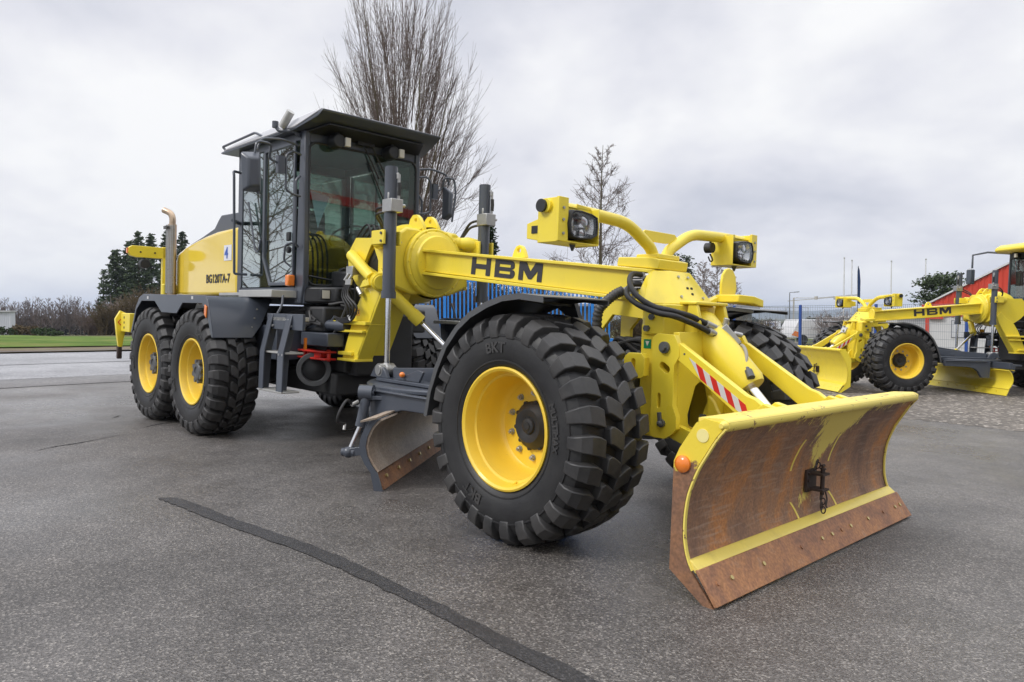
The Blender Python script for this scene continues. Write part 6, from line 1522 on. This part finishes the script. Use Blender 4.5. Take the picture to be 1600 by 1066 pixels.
    o = T2.build('scrub_bank', mat('scrub_brown', (.06, .055, .038), .95, var=.4, vscale=.2, spec=.1), smooth=False, recalc=False); tag(o, kind='stuff', label='dark brown scrub bank behind the row of bare trees', cat='scrub')
    T2 = MB()
    for k in range(9000):
        px = rnd.uniform(880, 1700); d = 330+rnd.uniform(-20, 60); p = at(px, d); hh = 5.2+1.2*math.sin(px*.045)+.8*math.sin(px*.21); leafq(T2, p+Vector((0, 0, rnd.uniform(0, 1)*hh)), rnd.uniform(.9, 2.0), rnd)
    o = T2.build('distant_woods', mat('far_wood', (.045, .050, .036), .95, var=.4, vscale=.05, spec=.1), smooth=False, recalc=False); tag(o, kind='stuff', label='strip of distant woods below the blue hills', cat='woods')
    for i, (px, d, Rb, H, m) in enumerate(((1165, 34, 1.0, 1.5, SHRUB), (1188, 38, 1.2, 1.4, TWIG), (1312, 37, 1.4, 1.75, TWIGP), (1338, 39, 1.2, 1.5, TWIGP), (990, 32, 1.2, 1.9, SHRUB), (1020, 33, 1.2, 1.7, TWIG))):
        t = twig_bush('bare_bush', at(px, d), Rb, H, 140+i, m=m, n=50, tw=.014)
        tag(t, ('brown bare bush behind the far mudguard', 'bare bush left of the site sign', 'pale bare bush in front of the white container', 'pale bare bush at the right end of the white container', 'brown bare bush behind the front tower', 'bare bush behind the light bar base')[i], 'bush')
    for i, px in enumerate((655, 690, 722, 756, 792, 830)):
        t = twig_bush('hedge_shrub', at(px, 31+(i % 2)), 1.3, 2.5+.25*(i % 3), 160+i, m=(TWIG, SHRUB, TWIG)[i % 3], n=80, tw=.013)
        tag(t, ('brown bare shrub behind the left end of the blue gate bars', 'olive bare shrub behind the blue gate right of the gooseneck', 'pale bare shrub behind the blue gate left of the far lift cylinder', 'brown bare shrub right behind the foot of the thuja', 'olive bare shrub behind the gate at the wooden shed', 'pale bare shrub in front of the weathered board shed')[i], 'shrub', 'bare hedge shrubs behind the blue gate')
background_trees()

# hills
def hills():
    vs = []; n = 90; rnd = random.Random(2)
    for j, (dd, hh) in enumerate(((3600, 0), (4200, .6), (4900, 1), (5600, .9), (7000, .2))):
        for k in range(n):
            px = 500+k*22; p = at(px, dd, z=0)
            h = hh*(62+26*noise.noise(Vector((k*.09, j*.3, 3)))+20*noise.noise(Vector((k*.25, j*.5, 7)))-max(0, (px-1300))*.02)
            vs.append((p.x, p.y, h-5.2))
    o = MB().add(vs, [(j*n+k, j*n+k+1, (j+1)*n+k+1, (j+1)*n+k) for j in range(4) for k in range(n-1)]).build('hills', ground_mat('wooded_hills', (.03, .045, .03), (.045, .06, .04), (.07, .08, .05), .002), recalc=False, sharp=80)
    o['kind'] = 'structure'
hills()

# ------------------------------------------------------------------ fences
def sliding_gate():
    """blue bar gate: verticals between a top rail and a deep bottom beam"""
    a, b = at(585, 26.5), at(958, 26.5); L = (b-a).length; d = Vector((b.x-a.x, b.y-a.y, 0)).normalized(); th = math.atan2(d.y, d.x)
    z0 = gz(*at(700, 26.5).xy)-.02
    root = empty('bar_gate'); root.location = (a.x, a.y, z0); root.rotation_euler = (0, 0, th)
    top = 2.48
    mb = MB(); mb.box(0, L, -.06, .06, .10, .36); mb.box(0, L, -.025, .025, top-.10, top-.04); mb.build('gate_rail', BLUE, root, bevel=.008)
    n = int(L/.145)
    for k in range(n):
        x = .05+k*.145; o = MB().box(x-.028, x+.028, -.018, .018, .30, top).build('gate_bar', BLUE, root)
    for px in (661, 695, 820, 925):
        x = (at(px, 26.5)-a).length; MB().box(x-.05, x+.05, -.05, .05, .30, top+.02).build('gate_post', BLUE, root, bevel=.006)
    tag(root, 'tall blue sliding gate of upright bars behind the grader', 'gate')
    k = MB(); k.box(-.5, 1.2, -.45, -.2, -.1, .16); kb = k.build('kerb_block', mat('pale_concrete', (.33, .30, .26), .9, var=.15), bevel=.02); kb.location = at(648, 25.8); kb.rotation_euler = (0, 0, th); tag(kb, 'pale concrete block lying at the foot of the blue gate', 'block')
sliding_gate()
def mesh_fence():
    wire = mat('fence_wire', (.20, .24, .27), .5, metal=.3); P = [(1033, 26.2), (1147, 24.4), (1250, 22.9), (1368, 21.4), (1510, 19.8), (1668, 18.3), (1850, 16.9)]
    root = empty('mesh_fence'); root.location = at(1250, 22.9)
    for i in range(len(P)):
        p = at(*P[i]); top = 1.53
        q = MB(); q.box(p.x-.035, p.x+.035, p.y-.035, p.y+.035, p.z-.1, top+.02); o = q.build('fence_post', NAVY, None, bevel=.006); o.parent = root; o.matrix_parent_inverse = Matrix.Translation(-root.location)
        if i+1 < len(P):
            r_ = at(*P[i+1]); mb = MB(); n = int((r_-p).length/.052)
            for k in range(n):
                a = p.lerp(r_, k/n); mb.bar((a.x, a.y, a.z+.02), (a.x, a.y, top), .0045, .0045)
            for k in range(9):
                f_ = .06+k*.21
                if p.z+f_ < top: mb.bar((p.x, p.y, p.z+f_), (r_.x, r_.y, r_.z+f_), .008, .008)
            mb.bar((p.x, p.y, top-.01), (r_.x, r_.y, top-.01), .008, .008)
            o = mb.build('mesh_panel', wire, None, smooth=False, recalc=False); o.parent = root; o.matrix_parent_inverse = Matrix.Translation(-root.location)
    tag(root, 'wire mesh fence with dark blue posts behind the gravel pad', 'fence')
mesh_fence()
def frame_panel(px0, px1, d, zt, lab):
    a, b = at(px0, d), at(px1, d); root = empty('site_fence_panel'); root.location = a; mb = MB()
    a0 = Vector((0, 0, .05)); b0 = b-a; b0.z = .05; up = Vector((0, 0, zt))
    mb.tube([a0, a0+up, b0+up, b0, a0], .02, 6); n = 16
    for k in range(1, n): mb.bar(a0.lerp(b0, k/n), a0.lerp(b0, k/n)+up, .006, .006)
    for k in range(1, 5): mb.bar(a0+up*k/5, b0+up*k/5, .006, .006)
    mb.build('panel_frame', STEEL, root); tag(root, lab, 'fence', 'temporary site fence panels')
    return root
r_ = frame_panel(1186, 1226, 52, 1.95, 'temporary wire fence panel carrying the white sign')
frame_panel(1228, 1262, 53, 1.95, 'temporary wire fence panel right of the white sign')
def sign():
    a = at(1194, 51.5, 502); b = at(1220, 51.5, 514); root = MB(); w = math.hypot(b.x-a.x, b.y-a.y); h = a.z-b.z
    root.box(0, w, -.01, .01, 0, h); o = root.build('site_sign', mat('sign_white', (.72, .74, .80), .5)); o.location = (a.x, a.y, b.z); d = Vector((b.x-a.x, b.y-a.y)); o.rotation_euler = (0, 0, math.atan2(d.y, d.x))
    m = MB()
    for k in range(3): m.box(.08*w, .62*w, -.014, -.011, h*(.25+k*.22), h*(.32+k*.22))
    m.lathe([(0, h*.24), (.003, h*.24)], o=(.80*w, -.012, h*.5), ax=(0, -1, 0), n=16); m.build('sign_print', mat('blue_print', (.05, .12, .45), .5), o, smooth=False)
    tag(o, 'white site sign with blue lines and a round blue mark on the wire panel', 'sign')
sign()

# ------------------------------------------------------------------ buildings
def frame_at(px, d):
    """matrix at the ground in column px, x axis across the picture, y axis away from the camera"""
    p = at(px, d); return Matrix.Translation(p) @ Matrix.Rotation(math.atan2(RT.y, RT.x), 4, 'Z')
def red_hall():
    M = frame_at(1451, 33) @ Matrix.Rotation(R(-31), 4, 'Z'); root = empty('gabled_hall', M); s = 33/1148.0
    ze = 1.15+(497-476)*s-M.translation.z; W = 230*s*2; zp = ze+W/2*.57; zr = 1.15+2*s-M.translation.z
    white = mat('white_render', (.62, .62, .63), .8, var=.04); red = mat('red_cladding', (.58, .055, .030), .45, var=.06, vscale=2)
    MB().box(.05, W, .05, 18, -.3, zr).build('wall', white, root, smooth=False)
    # corrugated gable: ribs follow the verge
    mb = MB(); n = int(W/.055); vs = []
    for k in range(n+1):
        x = W*k/n; zt = ze+min(x, W-x)*.57; y = (0, 0, .03, .03)[k % 4]; vs += [(x, y, zr-.02), (x, y, zt)]
    mb.add(vs, [(2*k, 2*k+2, 2*k+3, 2*k+1) for k in range(n)]); mb.build('cladding', red, root, smooth=False, recalc=False)
    rf = MB()
    for sg in (0, 1):
        x0, x1 = (0-.15, W/2) if not sg else (W+.15, W/2)
        rf.prism([(x0, -.08, ze-.05), (x1, -.08, zp+.02), (x1, -.08, zp+.10), (x0, -.08, ze+.03)], (0, 18, 0))
    rf.build('roof', white, root, smooth=False)
    tr = MB(); tr.box(-.3, .0, .02, .2, ze-.62, ze-.0); tr.box(.0, .55, .0, -.10, ze-.66, ze-.04); tr.build('canopy', red, root, smooth=False)
    for px0, px1, y0, y1 in ((1481, 1503, 500, 528), (1533, 1558, 498, 532)):
        x0, x1 = (px0-1451)*s, (px1-1451)*s; z0, z1 = 1.15-(y1-497)*s-M.translation.z, 1.15-(y0-497)*s-M.translation.z-.02
        w = MB(); w.box(x0, x1, .03, .06, z0, z1); wo = w.build('window', mat('grey_window_frame', (.20, .21, .23), .4), root)
        MB().box(x0+.03, x1-.03, .015, .03, z0+.03, z1-.03).build('pane', mat('white_blind', (.60, .61, .64), .3), wo, smooth=False)
    MB().box(-.15, .0, .0, .1, -.3, zr).build('red_post', red, root, smooth=False)
    tag(root, 'red clad gabled hall with white lower wall at the right edge', 'hall')
    # low white annex left of it
    M2 = frame_at(1400, 36); r2 = empty('white_annex', M2)
    MB().box(0, 2.0, 0, 6, -.2, 1.15-M2.translation.z).build('wall', white, r2, smooth=False); MB().box(-.1, 2.1, -.1, 6.1, 1.15-M2.translation.z, 1.25-M2.translation.z).build('roof', white, r2, smooth=False)
    tag(r2, 'low white flat-roofed annex behind the blue fence post', 'building')
red_hall()
def small_things():
    # dark roofed shelter behind the far mudguard
    M = frame_at(1130, 44); r = empty('dark_roofed_shed', M); s = 44/1148
    dk = mat('dark_roof_sheet', (.06, .06, .065), .5, var=.15); zb = M.translation.z
    z1, z0 = 1.15+(497-478)*s-zb, 1.15+(497-489)*s-zb
    ro = MB(); ro.prism([(-.6, -.6, z0), (1.9, -.6, z0), (3.1, 2.6, z1), (.6, 2.6, z1)], (0, 0, .07)); 
    for k in range(9): x = -.5+k*.3; ro.prism([(x, -.6, z0+.07), (x+.03, -.6, z0+.07), (x+1.23, 2.6, z1+.07), (x+1.2, 2.6, z1+.07)], (0, 0, .02))
    ro.build('roof', dk, r, smooth=False)
    MB().box(0, 1.7, 0, 2.0, -.1, z0-.01).build('wall', mat('grey_shed_wall', (.30, .31, .33), .8), r, smooth=False)
    tag(r, 'shed with a dark sheet roof behind the far mudguard', 'shed')
    # wooden shed behind the bar gate
    M = frame_at(815, 36); r = empty('wooden_shed', M); zb = M.translation.z; wd = mat('weathered_boards', (.20, .165, .125), .85, var=.25, vscale=4); w = MB()
    for k in range(12): w.box(0, 3.6, -.02*(k % 2), .02, k*.145, k*.145+.138)
    w.box(0, 3.6, .02, 2, 0, 1.72); w.build('wall', wd, r, smooth=False); MB().prism([(-.2, -.3, 1.70), (3.8, -.3, 1.70), (3.8, 2.3, 1.85), (-.2, 2.3, 1.85)], (0, 0, .06)).build('roof', dk, r, smooth=False)
    tag(r, 'low weathered board shed behind the near mudguard', 'shed')
    # white trailer with sloping nose
    M = frame_at(1236, 38); r = empty('white_trailer', M); s = 38/1148; zb = M.translation.z; h = 1.15-3*s-zb
    wt = mat('trailer_white', (.70, .70, .71), .4, coat=.2, var=.03)
    b = MB(); b.prism([(0.0, 0, .35), (.02, 0, .55), (.38, 0, h), (2.1, 0, h), (2.1, 0, .35)], (0, 1.9, 0)); b.build('body', wt, r, bevel=.03)
    MB().prism([(.02, -.005, .50), (.45, -.005, .38), (.45, -.005, .62), (.2, -.005, .72)], (0, -.004, 0)).build('orange_flash', ORANGE, r, smooth=False)
    for x in (.6, 1.6): MB().cyl((x, -.02, .26), (x, .2, .26), .26, 20).build('wheel', RUBBER, r)
    tag(r, 'white trailer with sloping nose and orange flash behind the blue post', 'trailer')
    M = frame_at(1286, 42); r = empty('white_container', M); h = 1.15+0*s-M.translation.z; b = MB(); b.box(0, 1.9, 0, 2.2, .1, h-.15)
    for k in range(14): b.box(.03+k*.14, .08+k*.14, -.03, 0, .15, h-.2)
    b.build('body', mat('container_white', (.55, .56, .57), .6, var=.08), r, smooth=False)
    rl = MB(); rl.tube([(0, 0, h), (1.9, 0, h), (1.9, 2.2, h), (0, 2.2, h), (0, 0, h)], .03, 6)
    for x in (0, .95, 1.9): rl.tube([(x, 0, h-.15), (x, 0, h)], .02, 6)
    rl.build('roof_rail', STEEL, r); tag(r, 'white container with a roof rail right of the white trailer', 'container')
    # stacked kerbs / beams on the ground
    for i, (px, d, L) in enumerate(((1196, 40, 1.6), (1206, 36, 1.3))):
        M = frame_at(px, d); k = MB(); k.box(0, L, 0, .3, 0, .22); o = k.build('concrete_beam', mat('pale_concrete', (.33, .30, .26), .9), bevel=.02); o.matrix_world = M
        tag(o, ('long pale concrete beam lying under the site sign', 'short concrete beam lying nearest the far front tyre')[i], 'beam')
    # white shed at the left edge
    M = frame_at(-30, 120); r = empty('white_shed', M); s = 120/1148; zt = 1.15+(497-488)*s-M.translation.z
    ws = mat('white_sheet_wall', (.55, .57, .62), .7, var=.05); b = MB(); b.box(-3, 4.9, 0, 1.2, 0, zt)
    for k in range(26): b.box(-3+k*.3, -2.94+k*.3, -.04, 0, 0, zt)
    b.build('wall', ws, r, smooth=False); MB().box(-3.2, 5.1, -.3, 1.3, zt, zt+.22).build('roof', mat('pale_roof_edge', (.48, .48, .50), .6), r, smooth=False)
    tag(r, 'long white flat-roofed shed at the left edge beyond the meadow', 'shed')
    # street lamp
    p = at(1233, 118); s = 118/1148; zt = 1.15+(497-458)*s
    r = empty('street_lamp'); r.location = p; MB().tube([(0, 0, 0), (0, 0, zt-p.z)], [.09, .06], 8).build('pole', CAST, r)
    l = MB(); l.bar((0, 0, zt-p.z), RT*1.2+Vector((0, 0, zt-p.z+.1)), .12, .08); l.bar(RT*.7+Vector((0, 0, zt-p.z+.06)), RT*1.5+Vector((0, 0, zt-p.z+.12)), .3, .12); l.build('lamp_head', CAST, r); tag(r, 'slim grey street lamp with one arm left of the crane', 'street lamp')
    # tower crane far away
    p = at(1239.5, 300, z=-4.9); s = 300/1148; zt = 1.15+(497-470)*s; r = empty('tower_crane'); r.location = p; h = zt-p.z; cm = mat('crane_steel', (.42, .40, .36), .6)
    m = MB(); m.tube([(0, 0, 0), (0, 0, h+1)], .35, 4)
    m.build('mast', cm, r); j = MB(); e = RT*26+Vector((0, 0, h+2.0)); j.bar(-RT*2.5+Vector((0, 0, h-.3)), e, .25, .25); j.tube([Vector((0, 0, h+1)), RT*9+Vector((0, 0, h+.9)), RT*26+Vector((0, 0, h+2.4))], .12, 4)
    for q in (.35, .65): j.box(RT.x*26*q-.5, RT.x*26*q+.5, RT.y*26*q-.5, RT.y*26*q+.5, h+.3, h+1.6)
    j.build('jib', cm, r); tag(r, 'distant tower crane with a long level jib', 'crane')
    labs = ('tall white flagpole standing leftmost of the four, nearest the crane', 'white flagpole just left of the dark blue banner', 'lone white flagpole between the two right lamps of the parked grader and its lettering', 'white flagpole in front of the broad pine')
    for i, (px, py) in enumerate(((1317.5, 405), (1329.5, 409), (1391, 410), (1444.5, 407))):
        p = at(px, 80); zt = 1.15+(497-py)*80/1148; r = empty('flagpole'); r.location = p; MB().tube([(0, 0, 0), (0, 0, zt-p.z)], [.085, .055], 8).build('pole', mat('white_pole', (.62, .62, .63), .4), r); MB().sphere((0, 0, zt-p.z+.05), .10, 8).build('finial', STEEL, r)
        tag(r, labs[i], 'flagpole', 'flagpoles beyond the fence')
    p = at(1339, 60); s = 60/1148; r = empty('beach_flag'); r.location = p; h = 1.15+(497-417)*s-p.z
    MB().tube(curve([(0, 0, 0), (0, 0, h*.5), (-.02, 0, h*.9), (.05, 0, h)]), .02, 6).build('pole', DARK, r)
    b = MB(); b.prism([Vector((0, 0, h-3.0)), RT*.20+Vector((0, 0, h-3.1)), RT*.22+Vector((0, 0, h-1.2)), RT*.14+Vector((0, 0, h-.3)), Vector((0, 0, h))], (-.01, -.01, 0)); b.build('banner', mat('banner_blue', (.01, .035, .11), .7), r, smooth=False); tag(r, 'dark blue feather banner between the flagpoles', 'flag')
    # blue barrier end at the left edge
    p = QM @ Vector((-11.55, -1.56, 0)); b = MB(); b.box(-.06, .06, -1.2, .0, .0, .14); o = b.build('blue_barrier', NAVY, bevel=.01); o.location = (p.x, p.y, gz(p.x, p.y)+.02); tag(o, 'end of a low dark blue barrier at the left picture edge', 'barrier')
small_things()
def warehouse():
    """stands behind the photographer; the windscreen mirrors it"""
    r = empty('warehouse', QM @ Matrix.Translation((18, 6, 0)) @ Matrix.Rotation(R(-12), 4, 'Z')); w = mat('warehouse_white', (.52, .53, .52), .7, var=.05)
    MB().box(0, 12, -9, 26, -.5, 5.85).build('wall', w, r, smooth=False); MB().box(-.15, 12, -9.2, 26.2, 5.85, 6.25).build('red_fascia', REDP, r, smooth=False)
    m = MB()
    for k in range(20): m.box(-.03, 0, -9, 26, .2+k*.28, .24+k*.28)
    m.build('siding', mat('siding_groove', (.38, .38, .38), .7), r, smooth=False)
    MB().box(1, 12, -9, 26, 6.25, 9.2).build('upper_wall', mat('warehouse_grey', (.34, .37, .37), .6), r, smooth=False)
    for k in range(6):
        f = MB().box(-.06, 0, -7+k*5.4, -4+k*5.4, .0, 3.6).build('door', mat('grey_door', (.13, .15, .17), .5), r, smooth=False)
    tag(r, 'white warehouse with a red fascia mirrored in the windscreen', 'warehouse')
warehouse()

# ------------------------------------------------------------------ damp air over the distance
def haze():
    b = MB(); b.box(-7600, 7600, -7600, 7600, -7.5, 130)
    m = bpy.data.materials.new('damp_air'); m.use_nodes = True; nt = m.node_tree; nt.nodes.clear()
    out = nt.nodes.new('ShaderNodeOutputMaterial'); v = nt.nodes.new('ShaderNodeVolumePrincipled')
    v.inputs['Color'].default_value = (.72, .82, 1.0, 1); v.inputs['Density'].default_value = .00022; v.inputs['Anisotropy'].default_value = .2
    nt.links.new(v.outputs[0], out.inputs['Volume'])
    o = b.build('haze', m, smooth=False); o['kind'] = 'stuff'; o['label'] = 'thin bluish damp air over the distant hills'; o['category'] = 'haze'
haze()
